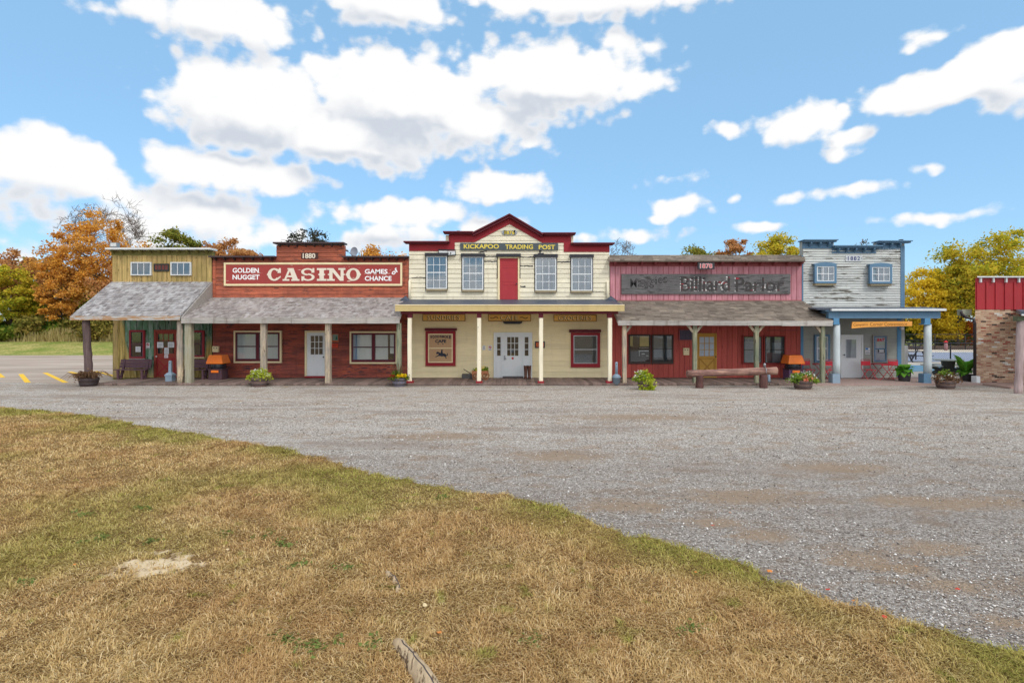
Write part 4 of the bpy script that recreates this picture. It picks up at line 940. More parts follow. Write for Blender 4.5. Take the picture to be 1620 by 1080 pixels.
part(s, L3, 'handle', M['steel'], lambda m: (m.pb(797, 799.6, 562, 569, YW - .09, .03), m.tube([(X(798.2), YW - .09, Z(566.5)), (X(798.2), YW - .15, Z(566.5)), (X(801), YW - .15, Z(566.8))], .02, 6)))
part(s, L3, 'sticker', M['ink_red'], lambda m: m.lathe([(.001, 0)], n=3) if False else m.tube([(X(811), YW - .061, Z(566.5)), (X(811), YW - .065, Z(566.5))], .055, 14))
part(b3, L3, 'threshold', M['hoop'], lambda m: m.pb(795, 828, 596.2, 598.6, YW - .5, .49))
notice(763.2, 768, 546.4, 553.6, 'pale grey printed sheet on the buff wall beside the second cream post', YW - .032, marks=rules(764, 767.6, 547, 553, 5, YW - .032))
nosmoke(772.4, 778.2, 546.2, 554, 'white no smoking sign on the buff wall left of the white entrance')
GOLD = surf('varnished_gold_board', C(230,182,100), .16, 0, 'x', dirt=.12, rough=.5); M['gold_letter'] = flat('pale_gold_letter', C(252,226,166), .5); M['brown_ink'] = flat('brown_shadow_letter', C(82,50,24), .6)
for s, a, b, c, d, ta, tb, lab in (('SUNDRIES', 668.4, 736, 496.8, 508, 676, 727, 'gold wooden sign reading SUNDRIES above the poster window'), ('CAFE', 772.2, 840, 497, 508.2, 792, 819.5, 'gold wooden sign reading CAFE above the white entrance'), ('GROCERIES', 876, 943.8, 497.6, 508.6, 883.5, 935.5, 'gold wooden sign reading GROCERIES above the maroon grey-paned window')):
    o, L = sign('shop_sign', lab, (a, b, c, d), YW - .08, GOLD, .05, 'gold porch signs', .7, M['brown_ink'])
    text('letter_shadow', s, M['brown_ink'], o, (ta - .7, tb - .5, c + 2.2, d - 1.7), YW - .08, L, .003, .03, space=1.1)
    text('lettering', s, M['gold_letter'], o, (ta + .3, tb + .4, c + 2.1, d - 2.3), YW - .08, L, .006, .0, space=1.1)
    if s == 'CAFE':
        def swirl(m):
            for p, k in ((776, 1), (822.5, -1)): m.tube([(X(p + i), YW - .084, Z(502.6 + k * 1.2 * math.sin(i * .55))) for i in range(0, 13)], .018, 5)
        part(o, L, 'flourish', M['brown_ink'], swirl)
o = thing('porch_light', 'dark strip lamp under the gold CAFE sign', 'lamp', (X(811), YW, Z(510)))
part(o, o.location, 'housing', M['black'], lambda m: m.pprism([(795.5,508.4),(797,511.6),(825,511.6),(826.6,508.4)], YW - .24, .2))
part(o, o.location, 'diffuser', M['pot'], lambda m: m.pb(799, 823, 511.6, 512.4, YW - .2, .14))
o, L = sign('trading_post_sign', 'dark slate board reading KICKAPOO TRADING POST in yellow letters', (728, 883, 384.4, 395.6), YW - .09, M['sign_slate'], .05, 'large painted shop signs')
M['sign_yellow'] = flat('yellow_letter_paint', C(230,206,84), .6)
text('lettering', 'KICKAPOO', M['sign_yellow'], o, (733.6, 789.4, 386.2, 393.4), YW - .09, L, .008, .022)
text('lettering', 'TRADING', M['sign_yellow'], o, (799.4, 843.2, 386.8, 394), YW - .09, L, .008, .022)
text('lettering', 'POST', M['sign_yellow'], o, (852.2, 878.2, 387.4, 394.4), YW - .09, L, .008, .022)
o, L = sign('date_plaque', 'small oval plaque reading 1876 in yellow under the gable peak', (797, 815, 364.2, 371.6), YW - .06, M['steel'], .03, 'date plaques on the shop fronts')
part(o, L, 'oval_rim', M['steel'], lambda m: [m.tube([(X(p), YW - .06, Z(367.9)), (X(p), YW - .03, Z(367.9))], .115, 14) for p in (797.6, 814.4)])
text('letter_shadow', '1876', M['black'], o, (797.4, 814.8, 364.6, 371.4), YW - .06, L, .004, .08)
text('numerals', '1876', M['sign_yellow'], o, (798.4, 813.8, 365, 370.8), YW - .06, L, .012, .02)
# orange neon board behind the third post
o, L = sign('neon_sign', 'black edged orange window-style sign partly behind the third cream post', (846.4, 862, 539.8, 550.4), YW - .07, M['black'], .05)
part(o, L, 'panel', flat('orange_sign_face', C(170,70,38), .6), lambda m: m.pb(848, 860.4, 541.4, 548.8, YW - .073, .003))
text('lettering', 'OPEN', flat('orange_letter', C(226,120,60), .6), o, (848.6, 859.8, 542.6, 547.6), YW - .073, L, .004, .02)

# ------------------------------------------------------------------ 4. red billiard parlor
rd = random.Random(44)
L4 = (X(1117), YW, 0)
b4 = thing('billiard_building', 'barn red board building with pink upper wall and brown shingled porch', 'building', L4, 'false-front shops in a row')
w_ = core(b4, L4, 964.6, 1269, 410, M['barn_flat'])
part(w_, L4, 'siding', M['pink'], lambda m: planks(m, X(965), X(1268.4), Z(477.5), Z(421), .255, YW, rd, gap=.022))
part(w_, L4, 'siding', M['barn'], lambda m: planks(m, X(965), X(1267.5), DK, Z(478), .258, YW, rd, gap=.016))
part(w_, L4, 'trim', M['pink_trim'], lambda m: m.pb(964, 1269.5, 412.6, 421.4, YW - .03, .03))
part(w_, L4, 'trim', M['pink_trim'], lambda m: (m.pb(965, 1268, 474.6, 476.2, YW - .032, .03), m.pb(1213, 1262, 521.6, 523, YW - .03, .03)))
rear(b4, L4, 964.6, 1269, 5.0, M['barn_flat'])
cn = shed_roof(b4, L4, 962.5, 1272, 403.4, 962.5, 1274, 412.2, M['asphalt_shingle'], rd, Yj=YW + .3, Yf=YW - .5, rows=4, sw=.3, name='cornice_roof')
part(cn, L4, 'eave_board', M['pink_trim'], lambda m: m.pb(962.5, 1272, 411.6, 413.6, YW - .48, .05))
brackets(cn, L4, linspace(972, 1265, 15), 413.4, 420.6, M['pink_trim'], .4, .085)
shed_roof(b4, L4, 965.5, 1268.5, 475.6, 977, 1317.5, 507, M['asphalt_shingle'], rd, rows=14, sw=.32, thick=.08)
part(b4, L4, 'fascia', M['grey_fascia'], lambda m: (m.pb(978, 1118, 507, 514.6, YE - .05, .05), m.pb(1118.3, 1237, 507.2, 514.8, YE - .05, .05), m.pb(1237.4, 1317.5, 507.4, 515.4, YE - .05, .05)))
part(b4, L4, 'rake_board', M['grey_fascia'], lambda m: (m.bar((X(978,YE)+.02, YE-.02, Z(510,YE)), (X(965.5)+.03, YW-.05, Z(478.5)), .09, .11), m.bar((X(1317,YE)-.01, YE-.02, Z(509,YE)), (X(1269)-.02, YW-.05, Z(477.5)), .07, .09)))
for k, (x, tx) in enumerate(((987.6, 0), (1099, 0), (1196.6, 0), (1301, 0))):
    p = post(b4, L4, x, 514.5, 605, 6.4, M['post_green'] if k else M['log_grey'], rd)
    part(p, L4, 'brace', M['log_grey'], lambda m: [m.bar((X(x, YP), YP + .002*q, Z(528, YP)), (X(x + 12*q, YP), YP + .002*q, Z(513.6, YP)), .1) for q in ((1,) if k == 0 else (-1,) if k == 3 else (-1, 1))])
POOL_IN = flat('painted_hall_shade', C(62,70,74), .6)
wd = surf('dark_window_wood', C(70,58,54), .2, 0, None)
w1 = window(b4, L4, 994.8, 1029.6, 529, 575.4, wd, 2.0, fill=M['dark'], bottom=3.4)
w2 = window(b4, L4, 1031.4, 1065.4, 529.2, 575.4, wd, 2.0, fill=POOL_IN, mid=False, bottom=3.4)
def inside(parent, name, mat, fn): part(parent, L4, name, mat, fn)  # flat pieces set just behind the panes
inside(w1, 'poster', flat('pale_map_poster', C(206,186,116), .7), lambda m: (m.pb(1012, 1026.5, 531.5, 547.5, YW - .06, .006), m.pb(997, 1001, 532, 547, YW - .06, .006)))
inside(w1, 'display_case', flat('white_shelf', C(200,204,204), .6), lambda m: (m.pb(1011, 1026, 550, 551.4, YW - .06, .006), m.pb(1010.5, 1026, 554, 555.8, YW - .06, .006), m.pb(1011, 1012, 556, 563, YW - .06, .006), m.pb(1015, 1020, 559, 560.4, YW - .06, .006), m.pb(1022, 1026, 562, 563, YW - .06, .006)))
inside(w2, 'blind', flat('grey_green_panel', C(116,128,136), .7), lambda m: (m.pb(1034, 1047.6, 531.5, 565, YW - .06, .006), m.pb(1053.6, 1062.6, 531.5, 565, YW - .06, .006)))
w3 = window(b4, L4, 1174.8, 1206.5, 530.6, 576, M['barn_flat'], 1.5, sash=wd, sw=1.0, fill=POOL_IN, mid=False, bottom=2)
w4 = window(b4, L4, 1208.8, 1243, 530.6, 576, M['barn_flat'], 1.5, sash=wd, sw=1.0, fill=POOL_IN, mid=False, bottom=2)
inside(w3, 'blind', flat('dull_grey_panel', C(120,128,130), .7), lambda m: m.pb(1177.5, 1195, 540, 573.5, YW - .06, .006))
inside(w4, 'blind', flat('pale_grey_panel', C(134,144,148), .7), lambda m: (m.pb(1222, 1235, 542, 573, YW - .06, .006), m.pb(1211.5, 1213.5, 535, 573, YW - .06, .006)))
M['ochre_door'] = surf('ochre_door_paint', C(196,150,70), .12, 0, 'z', dirt=.2, dirtcol=C(140,100,40))
door(b4, L4, 1102, 1134, 527, 600, M['ochre_door'], M['ochre_door'], 1.6, lite=(1106.8, 1129.6, 533, 563), lmat=M['ochre_door'], handle=(1131, 564), hmat=M['black'], planks_x=(1105.5, 1130.5, 566.5, 593), extra=surf('brown_brace', C(166,120,54), .1, 0, None), lfill=flat('pale_blind_white', C(196,204,216), .7))
o, L = sign('faded_board', 'faded grey board in a dull red frame high beside the second parlor post', (1074, 1097.5, 520.6, 538.6), YW - .07, surf('faded_slate_board', C(84,76,94), .3, 0, 'z', dirt=.3), .04, border=1.4, bmat=M['pink_trim'])
meter_box(1081.4, 1090.6, 550.4, 561.6, 'cream outlet box on the red wall below the faded grey board')
M['weathered_sign'] = surf('weathered_grey_sign', C(100,98,98), .5, 0, 'x', wood=C(68,66,66), peel=.34, dirt=.4, dirtcol=C(56,54,54), rough=.85, bmp=.8)
YB = YW - .1
o, L = sign('billiard_sign', 'long weathered grey board reading Maggies Billiard Parlor in worn letters', (983.4, 1250.6, 433.4, 465), YB, M['weathered_sign'], .06, 'large painted shop signs')
M['letter_char'] = surf('charred_letter', C(58,56,56), .4, 0, 'x', wood=C(104,102,102), peel=.3, dirt=.2); M['letter_flake'] = surf('flaking_white_letter', C(224,222,220), .1, 0, 'x', wood=C(80,78,78), peel=.66, dirt=.1); M['letter_redf'] = surf('flaking_red_letter', C(166,48,62), .1, 0, 'x', wood=C(64,60,60), peel=.8, dirt=.1)
x = 997
for ch, wd_, dy in zip('Maggies', (12, 9, 9, 9, 5, 8, 8), (0, -1, -2, -3.4, -5.2, -6, -7)):
    tp = {'M': 441, 'g': 445, 'i': 443}.get(ch, 445) + dy; bt = {'g': 459}.get(ch, 454.5) + dy
    text('faded_lettering', ch, M['letter_char'], o, (x, x + wd_ - 1.4, tp, bt), YB, L, .004, .008); x += wd_
for s, a, b, c, d in (('Billiard', 1077, 1154, 437, 460.5), ('Parlor', 1163.5, 1240, 438.5, 461)):
    text('letter_shadow', s, M['letter_flake'], o, (a - 1.2, b - 1.2, c + .4, d + .9), YB, L, .003, .03)
    text('lettering', s, M['letter_char'] if s == 'Billiard' else M['letter_char'], o, (a, b, c, d), YB, L, .008, .008)
    text('letter_face', s, M['letter_redf'], o, (a + .6, b + .6, c + .6, d - .3), YB, L, .0092, .005)
o, L = sign('date_plaque', 'black plaque reading 1878 in red numerals on the pink trim', (1104, 1130.4, 415.4, 425.8), YW - .5, M['black'], .05, 'date plaques on the shop fronts')
text('numerals', '1878', M['letter_white'], o, (1107.2, 1127, 416.8, 424.6), YW - .5, L, .004, .035)
text('numerals', '1878', flat('bright_red_numeral', C(208,44,48), .6), o, (1107.6, 1126.6, 417.2, 424.2), YW - .5, L, .009, .0)

# ------------------------------------------------------------------ 5. white and blue corner shop
rd = random.Random(55)
L5 = (X(1350), YW, 0)
b5 = thing('corner_shop_building', 'flaking white lap board corner shop with blue trim and columned porch', 'building', L5, 'false-front shops in a row')
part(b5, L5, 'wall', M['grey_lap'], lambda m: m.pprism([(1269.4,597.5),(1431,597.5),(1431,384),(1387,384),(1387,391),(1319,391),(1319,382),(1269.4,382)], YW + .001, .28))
w_ = b5.children[0]
def c5(z):
    py = HY + (CH - z)*F/YW; return (X(1270), X(1426)) if py > 393 else (X(1270), X(1318))
part(w_, L5, 'siding', M['white_lap'], lambda m: lap(m, 0, 0, Z(487.5), Z(393), .118, YW, rd, lambda z: (X(1270), X(1426)), .045))
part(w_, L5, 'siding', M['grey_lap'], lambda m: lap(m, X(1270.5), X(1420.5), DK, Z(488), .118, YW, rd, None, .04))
part(w_, L5, 'corner_board', M['blue'], lambda m: m.pb(1425, 1431.4, 389, 487.4, YW - .05, .31))
part(w_, L5, 'corner_board', M['blue'], lambda m: m.pb(1269, 1271, 404, 487, YW - .035, .03))
part(w_, L5, 'corner_board', M['blue_bright'], lambda m: m.pb(1419.6, 1426, 504, 597, YW - .05, .31))
part(w_, L5, 'corner_board', M['blue_bright'], lambda m: m.pb(1266.6, 1271, 515, 597, YW - .035, .034))
part(w_, L5, 'frieze', M['blue'], lambda m: (m.pb(1269.6, 1317.8, 384.2, 393.2, YW - .03, .03), m.pb(1316, 1386, 392.6, 401.4, YW - .034, .03), m.pb(1386.6, 1426, 385.6, 394.4, YW - .03, .03)))
rear(b5, L5, 1269.4, 1431, 4.9, M['grey_lap'])
for a, b, c, xs in ((1267, 1320.4, 380.2, (1280, 1294.6, 1309)), (1314.6, 1390, 389.4, (1324, 1337.6, 1351, 1364.6, 1379)), (1384.6, 1436.6, 381.8, (1394, 1407, 1420.6))):
    cn = part(b5, L5, 'cornice', M['blue'], lambda m: (m.box(X(a), X(b), YW - .34, YW + .3, Z(c + 1.5), Z(c)), m.box(X(a + 1.5), X(b - 1.5), YW - .26, YW - .036, Z(c + 3.6), Z(c + 1.6))))
    brackets(cn, L5, xs, c + 3.6, c + 11, M['blue'], .24, .075)
part(b5, L5, 'roof_vent', M['black'], lambda m: m.box(X(1427), X(1431.6), YW + .1, YW + .25, Z(382), Z(378)))
for a, b, c, d in ((1289, 1323.6, 416, 449), (1376.4, 1411.6, 417, 449.6)):
    w = window(b5, L5, a, b, c + 2, d - 1, M['blue'], 3.4, sash=M['white'], sw=1.3, cols=3, rows=2, mid=False, fill=M['blind_blue'], mw=1.1, proj=.18)
    part(w, L5, 'arched_head', M['blue'], lambda m: m.pprism([(a - .4, c + 2.2), (b + .4, c + 2.2), (b + .4, c + 1), (b - 7, c - .6), ((a+b)/2, c - 1.4), (a + 7, c - .6), (a - .4, c + 1)], YW - .29, .289))
    part(w, L5, 'sill', M['sill_wood'], lambda m: m.pb(a + 1, b - 1, d - 1, d + 2.2, YW - .26, .255))
def lowroof(m):
    xj0, xj1, zj = X(1270), X(1428), Z(485.4); xe0, xe1, ze = X(1319, YE), X(1497, YE), Z(488, YE)
    m.add([(X(1292,YE),YE,ze),(xe1,YE,ze),(X(1470),YW+.2,zj),(xj0,YW-.02,zj),(X(1292,YE),YE,ze-.06),(xe1,YE,ze-.06),(X(1470),YW+.2,zj-.06),(xj0,YW-.02,zj-.06)], [(0,1,2,3),(7,6,5,4),(0,4,5,1),(1,5,6,2),(3,2,6,7),(0,3,7,4)])
part(b5, L5, 'porch_roof', M['tar'], lowroof)
part(b5, L5, 'gutter', M['white_metal'], lambda m: m.pb(1316, 1497.4, 488.2, 491.6, YE - .1, .1))
part(b5, L5, 'beam', M['blue'], lambda m: (m.pb(1311, 1488, 492.6, 503.4, YP - .1, .22), m.pb(1306, 1486, 490.4, 492.6, YP - .16, .3)))
part(b5, L5, 'ceiling', M['blue'], lambda m: m.box(X(1312, YP), X(1486, YP), YP + .13, YW - .04, Z(494, YP), Z(492.8, YP)))
for x in (1323.4, 1467.6):
    p = part(b5, L5, 'column', surf('white_column_paint' + str(int(x)), C(188,196,198), .14, 0, 'z', dirt=.4, dirtcol=C(150,156,150)), lambda m: m.lathe([(.155, 0), (.152, .5), (.145, 1.6), (.135, Z(513, YP) - Z(592, YP))], (X(x, YP), YP, Z(592, YP)), 20))
    part(p, L5, 'capital', M['blue_bright'], lambda m: (m.pb(x - 4.4, x + 4.4, 503.4, 511.6, YP - .12, .24), m.pb(x - 5.6, x + 5.6, 511.6, 513.4, YP - .16, .32)))
    part(p, L5, 'plinth', M['ash'] if x < 1400 else M['blue'], lambda m: m.pb(x - 6, x + 6, 591.4, 612 if x < 1400 else 611, YP - .17, .34))
window(b5, L5, 1289, 1313.4, 529, 573, M['blue'], 3.2, sash=M['white'], sw=1.2, fill=flat('pale_room', C(150,162,172), .6))
w5 = window(b5, L5, 1381.4, 1404.6, 530, 573.4, M['grey_wood'], 1.4, sash=M['blue'], sw=2.2, fill=flat('pale_violet_room', C(176,176,188), .6))
o, L = sign('window_sign', 'red slanted BAIT lettering in the corner shop window', (1386.6, 1400.4, 534.4, 540.6), YW - .086, flat('clear_grey_backing', C(150,152,164), .4), .004)
text('lettering', 'BAIT', M['ink_red'], o, (1387.4, 1399.8, 535.2, 539.8), YW - .088, L, .003, .04, shear=.25)
o, L = sign('window_sign', 'small black card with white print in the lower corner shop window sash', (1389, 1399.6, 552, 558), YW - .086, M['black'], .004)
part(o, L, 'printing', M['paper'], lambda m: [m.pb(1390.4 + (i % 2), 1398.4, 553 + i*1.6, 553.9 + i*1.6, YW - .089, .003) for i in range(3)])
door(b5, L5, 1330.4, 1365.8, 529.4, 603.5, M['white'], M['white'], 2.0, lite=(1338, 1354.6, 537, 566), cols=1, rows=1, handle=(1333.8, 561), hmat=M['black'], lfill=flat('frosted_blind', C(166,172,178), .7))
part(b5, L5, 'threshold', flat('yellow_step_edge', C(222,186,40), .6), lambda m: m.pb(1329.6, 1364, 600.4, 603.4, YW - .4, .39))
o = notice(1369, 1376.4, 549.6, 560, 'blue and white notice between the corner shop door and window', YW - .032, marks=rules(1370, 1376, 554.6, 559.6, 3, YW - .032))
part(o, o.location, 'header', M['ink_blue'], lambda m: m.pb(1369.4, 1373.6, 550, 553, YW - .036, .003))
o, L = sign('date_plaque', 'white plaque reading 1882 in dark blue numerals', (1338, 1364.4, 404.2, 413.4), YW - .07, surf('pale_plaque_paint', C(198,202,204), .08, 0, 'x', dirt=.2), .045, 'date plaques on the shop fronts')
text('numerals', '1882', flat('navy_numeral', C(20,28,104), .6), o, (1341.4, 1360.4, 405.6, 411.8), YW - .07, L, .006, .012, space=1.2)
part(o, L, 'nail', M['black'], lambda m: [m.pb(p, p + 1.2, 408, 409.2, YW - .075, .005) for p in (1339.2, 1362)])
# hanging board, sagging to the left
Ys = YP + .05; Ls = (X(1396, Ys), Ys, Z(512, Ys))
o = thing('hanging_sign', 'crooked orange board reading Canyons Corner Convenience hung under the blue beam', 'sign', Ls, 'large painted shop signs')
part(o, Ls, 'board', surf('orange_stained_board', C(226,158,76), .12, 0, 'x', dirt=.1), lambda m: m.pprism([(1347.4,519.4),(1371,517.4),(1402,516.4),(1443,515.6),(1443.4,508),(1402,508.4),(1348.6,509.2)], Ys - .05, .05))
for s, a, b, c, d, tl in (("Canyon's", 1350, 1372.6, 510.6, 517, .05), ('Corner', 1376.4, 1397, 509.8, 515.4, .02), ('Convenience', 1399, 1435, 509.4, 515.2, .015)):
    text('lettering', s, flat('brown_carving', C(122,70,26), .7), o, (a, b, c, d), Ys - .05, Ls, .004, .0, tilt=tl)
[part(o, Ls, 'hanger', M['black'], lambda m: m.tube([(X(p, Ys), Ys - .02, Z(509, Ys)), (X(p, Ys), Ys - .02, Z(503.6, Ys))], .01, 5)) for p in (1362, 1430)]
o = thing('floodlight', 'small pale lamp fixed to the blue corner board under the hanging sign', 'lamp', (X(1428), YW - .2, Z(519)))
part(o, o.location, 'housing', M['white_metal'], lambda m: m.pprism([(1425.6,518),(1427,521.6),(1430.6,521),(1429.6,517)], YW - .2, .14))

# ------------------------------------------------------------------ 6. brick building with red metal top
rd = random.Random(66); YK = 25.1
L6 = (25, YK, 0)
b6 = thing('brick_building', 'buff brick building with a red metal upper wall and lean-to porch', 'building', L6)
xk = X(1542.6, YK)
def wedge(m, x0, x1, y0, y1, z0, z1):            # the side wall runs back at an angle, away from the square
    k = .86 * (y1 - y0); m.add([(x0,y0,z0),(x1,y0,z0),(x1,y1,z0),(x0+k,y1,z0),(x0,y0,z1),(x1,y0,z1),(x1,y1,z1),(x0+k,y1,z1)], [(0,3,2,1),(4,5,6,7),(0,1,5,4),(1,2,6,5),(2,3,7,6),(3,0,4,7)])
part(b6, L6, 'wall', M['brick'], lambda m: wedge(m, xk, 40, YK, YK + 12, 0, Z(489.6, YK)))
def metal_top(m):
    wedge(m, xk - .01, 40, YK - .02, YK + 12, Z(489.6, YK), Z(439.6, YK))
    x = xk + .04
    while x < 40: m.box(x, x + .07, YK - .055, YK - .02, Z(489.4, YK), Z(446.4, YK)); x += .41
    m.box(xk - .01, 40, YK - .04, YK - .02, Z(446.2, YK), Z(439.6, YK))
part(b6, L6, 'upper_wall', M['red_sheet'], metal_top)
cn = part(b6, L6, 'cornice', M['white_metal'], lambda m: wedge(m, xk - .05, 40, YK - .18, YK + 12, Z(439.4, YK), Z(437.4, YK)))
for i in range(8):
    x = xk + .14 + i * .56
    part(cn, L6, 'bracket', M['white_metal'], lambda m: m.box(x, x + .06, YK - .13, YK - .041, Z(447, YK), Z(439.6, YK)))
part(b6, L6, 'eave_end', surf('mossy_grey_wood', C(150,152,134), .25, 0, 'x', dirt=.3), lambda m: m.box(X(1531, YK), xk + .1, YK + .3, YK + .6, Z(498.4, YK), Z(489, YK)))
part(b6, L6, 'downpipe', flat('dark_brown_pipe', C(46,36,38), .5), lambda m: m.tube([(X(1526, YK), YK + .2, Z(492, YK)), (X(1527.4, YK), YK + .2, Z(497, YK)), (X(1533, YK), YK + .15, Z(502, YK)), (X(1539.4, YK), YK - .04, Z(505, YK)), (X(1540.4, YK), YK - .06, Z(512, YK)), (X(1540.4, YK), YK - .06, Z(596, YK))], .06, 8))
YQ = 21.7
part(b6, L6, 'porch_roof', M['tar'], lambda m: m.add([(X(1604,YQ),YQ-.3,3.12),(40,YQ-.3,3.12),(40,YK-.03,3.3),(X(1606,YK),YK-.03,3.3),(X(1604,YQ),YQ-.3,2.98),(40,YQ-.3,2.98),(40,YK-.03,3.16),(X(1606,YK),YK-.03,3.16)], [(0,1,2,3),(7,6,5,4),(0,4,5,1),(1,5,6,2),(3,2,6,7),(0,3,7,4)]))
part(b6, L6, 'fascia', M['white_metal'], lambda m: m.box(X(1604,YQ), 40, YQ - .34, YQ - .31, 2.96, 3.02))
part(b6, L6, 'beam', surf('dark_green_beam', C(92,98,76), .2, 0, 'x', dirt=.2), lambda m: m.box(X(1606,YQ), 40, YQ - .12, YQ + .1, 2.76, 2.94))
part(b6, L6, 'post', surf('pinkish_log', C(168,148,146), .4, .1, 'z', dirt=.4, dirtcol=C(110,70,66), rough=.85, bmp=.8), lambda m: logpath(m, (X(1611, YQ), YQ, -.05), (X(1614.5, YQ), YQ, 2.78), (.135, .12), rd, 14, 12))
part(b6, L6, 'splash_block', M['white'], lambda m: m.box(X(1536, YK), xk - .02, YK - .3, YK - .02, .02, Z(594, YK)))
# ------------------------------------------------------------------ porch furniture
def bench(label, a, b, loc):
    t = thing('bench', label, 'bench', loc, 'dark wooden porch benches'); w = (b - a) / 2
    bx = lambda n, f: part(t, (0,0,0), n, M['purple_wood'], f)
    bx('seat', lambda m: [m.box(-w, w, y, y + .125, .42, .455) for y in (-.42, -.285, -.15)])
    def back(m):
        for i in range(3):
            z = .5 + i * .135; y = .0 + i * .035
            m.add([(-w,y,z),(w,y,z),(w,y+.03,z+.125),(-w,y+.03,z+.125),(-w,y+.03,z),(w,y+.03,z),(w,y+.06,z+.125),(-w,y+.06,z+.125)], [(0,1,2,3),(5,4,7,6),(3,2,6,7),(0,4,5,1),(1,5,6,2),(0,3,7,4)])
    bx('backrest', back)
    for s in (-1, 1):
        x = s * (w - .18)
        bx('leg', lambda m: m.box(x - .045, x + .045, -.4, -.31, 0, .42))
        bx('leg', lambda m: m.bar((x, -.16, 0), (x, .14, .9), .09))
        bx('arm_rail', lambda m: m.box(x - .03, x + .03, -.31, -.05, .1, .16))
    return t
bench('dark purple brown bench with slanted back under the left shop window', X(186, 26.6), X(236, 26.6), (X(210.5, 26.6), 26.75, DK))
bench('dark purple brown bench half hidden behind the two pale posts', X(288, 26.6), X(331, 26.6), (X(309.5, 26.6), 26.75, DK))

def bin_(label, px, Yb, tint):
    t = thing('litter_bin', label, 'bin', (X(px, Yb), Yb, DK), 'orange topped litter bins')
    bd = part(t, (0,0,0), 'body', tint, lambda m: [m.box(-.3 + i*.0875, -.3 + i*.0875 + .075, -.3, .3, .02, .5) for i in range(7)])
    part(t, (0,0,0), 'band', M['bin_dark'], lambda m: (m.box(-.325, .325, -.325, .325, .45, .5), m.box(-.31, .31, -.31, .31, 0, .05)))
    part(t, (0,0,0), 'label_panel', M['orange'], lambda m: m.box(-.17, .17, -.335, -.326, .33, .44))
    part(t, (0,0,0), 'bag', M['bag'], lambda m: m.lathe([(.31, .48), (.36, .56), (.33, .66), (.35, .74)], n=11))
    def lid(m):
        a, b = .375, .29
        m.add([(-a,-a,.74),(a,-a,.74),(a,a,.74),(-a,a,.74),(-b,-b,1.13),(b,-b,1.13),(b,b,1.13),(-b,b,1.13),(-a,-a,.79),(a,-a,.79),(a,a,.79),(-a,a,.79)], [(0,3,2,1),(0,1,9,8),(1,2,10,9),(2,3,11,10),(3,0,8,11),(8,9,5,4),(9,10,6,5),(10,11,7,6),(11,8,4,7),(4,5,6,7)])
    part(t, (0,0,0), 'lid', M['orange'], lid)
    return t
bin_('orange topped dark litter bin beside the red casino wall', 345.5, 26.4, M['bin_dark'])
bin_('orange topped purple litter bin at the red and white building corner', 1254, 26.3, surf('purple_bin_slats', C(104,78,112), .2, .1, 'z', dirt=.2))

def ashpost(label, px, bot, square):
    Yb = 900 * (CH - DK * .3) / (bot - 515); t = thing('ash_receptacle', label, 'ash bin', (X(px, Yb), Yb, DK * .3), 'grey cigarette posts')
    k = 4 if square else 20
    rot = (lambda m: m) 
    def prof(m, p, n):
        o = len(m.v); m.lathe(p, n=n, smooth=not square)
        if square:
            c, s_ = math.cos(math.pi/4), math.sin(math.pi/4); m.v[o:] = [(x*c - y*s_, x*s_ + y*c, z) for x, y, z in m.v[o:]]
    q = 1.3 if square else 1.0
    part(t, (0,0,0), 'base', M['ash'], lambda m: prof(m, [(.15*q, 0), (.165*q, .3), (.185*q, .305), (.185*q, .36)], k))
    part(t, (0,0,0), 'shoulder', M['ash'], lambda m: prof(m, [(.175*q, .361), (.13*q, .42), (.07*q, .46), (.06*q, .47)], k))
    nk = part(t, (0,0,0), 'neck', M['ash'], lambda m: prof(m, [(.062*q, .471), (.055*q, .95), (.04*q, .985)], k))
    part(nk, (0,0,0), 'opening', M['black'], lambda m: m.tube([(0, -.055, .9), (0, -.068, .9)], .018, 8))
ashpost('square blue grey cigarette post in front of the rust red door', 269.6, 605, True)
ashpost('round blue grey cigarette post beside the last cream porch post', 975.2, 608.4, False)
o = thing('tin_can', 'small pale blue can on the ground behind the hitching rail', 'can', (X(1216, 25.2), 25.2, DK))
part(o, (0,0,0), 'body', M['ash'], lambda m: m.lathe([(.07, 0), (.075, .02), (.075, .26), (.06, .3), (.03, .33)], n=12))

# hitching rail
YH = 23.6
o = thing('hitching_rail', 'heavy reddish log hitching rail in front of the ochre door', 'hitching rail', (X(1157, YH), YH, 0))
rh = random.Random(5)
part(o, o.location, 'log', M['log_red'], lambda m: logpath(m, (X(1086.5, YH), YH - .02, Z(591, YH)), (X(1229, YH), YH + .03, Z(586.4, YH)), (.145, .165), rh, 16, 14, .012))
for x in (1107, 1208):
    part(o, o.location, 'post', M['log_red_v'], lambda m: logpath(m, (X(x, YH), YH, -.05), (X(x, YH), YH, Z(592, YH)), (.165, .15), rh, 8, 12))
part(o, o.location, 'strap', M['steel'], lambda m: m.tube([(X(1209.5, YH), YH + .19 * math.cos(t), Z(587, YH) + .19 * math.sin(t)) for t in np.linspace(-.4, math.pi + .5, 12)], .016, 5))
part(o, o.location, 'ring_fitting', M['steel'], lambda m: m.tube([(X(1209.6, YH), YH, Z(581, YH)), (X(1209.6, YH), YH, Z(576, YH)), (X(1209.6, YH), YH - .02, Z(574.6, YH))], [.05, .06, .03], 8))

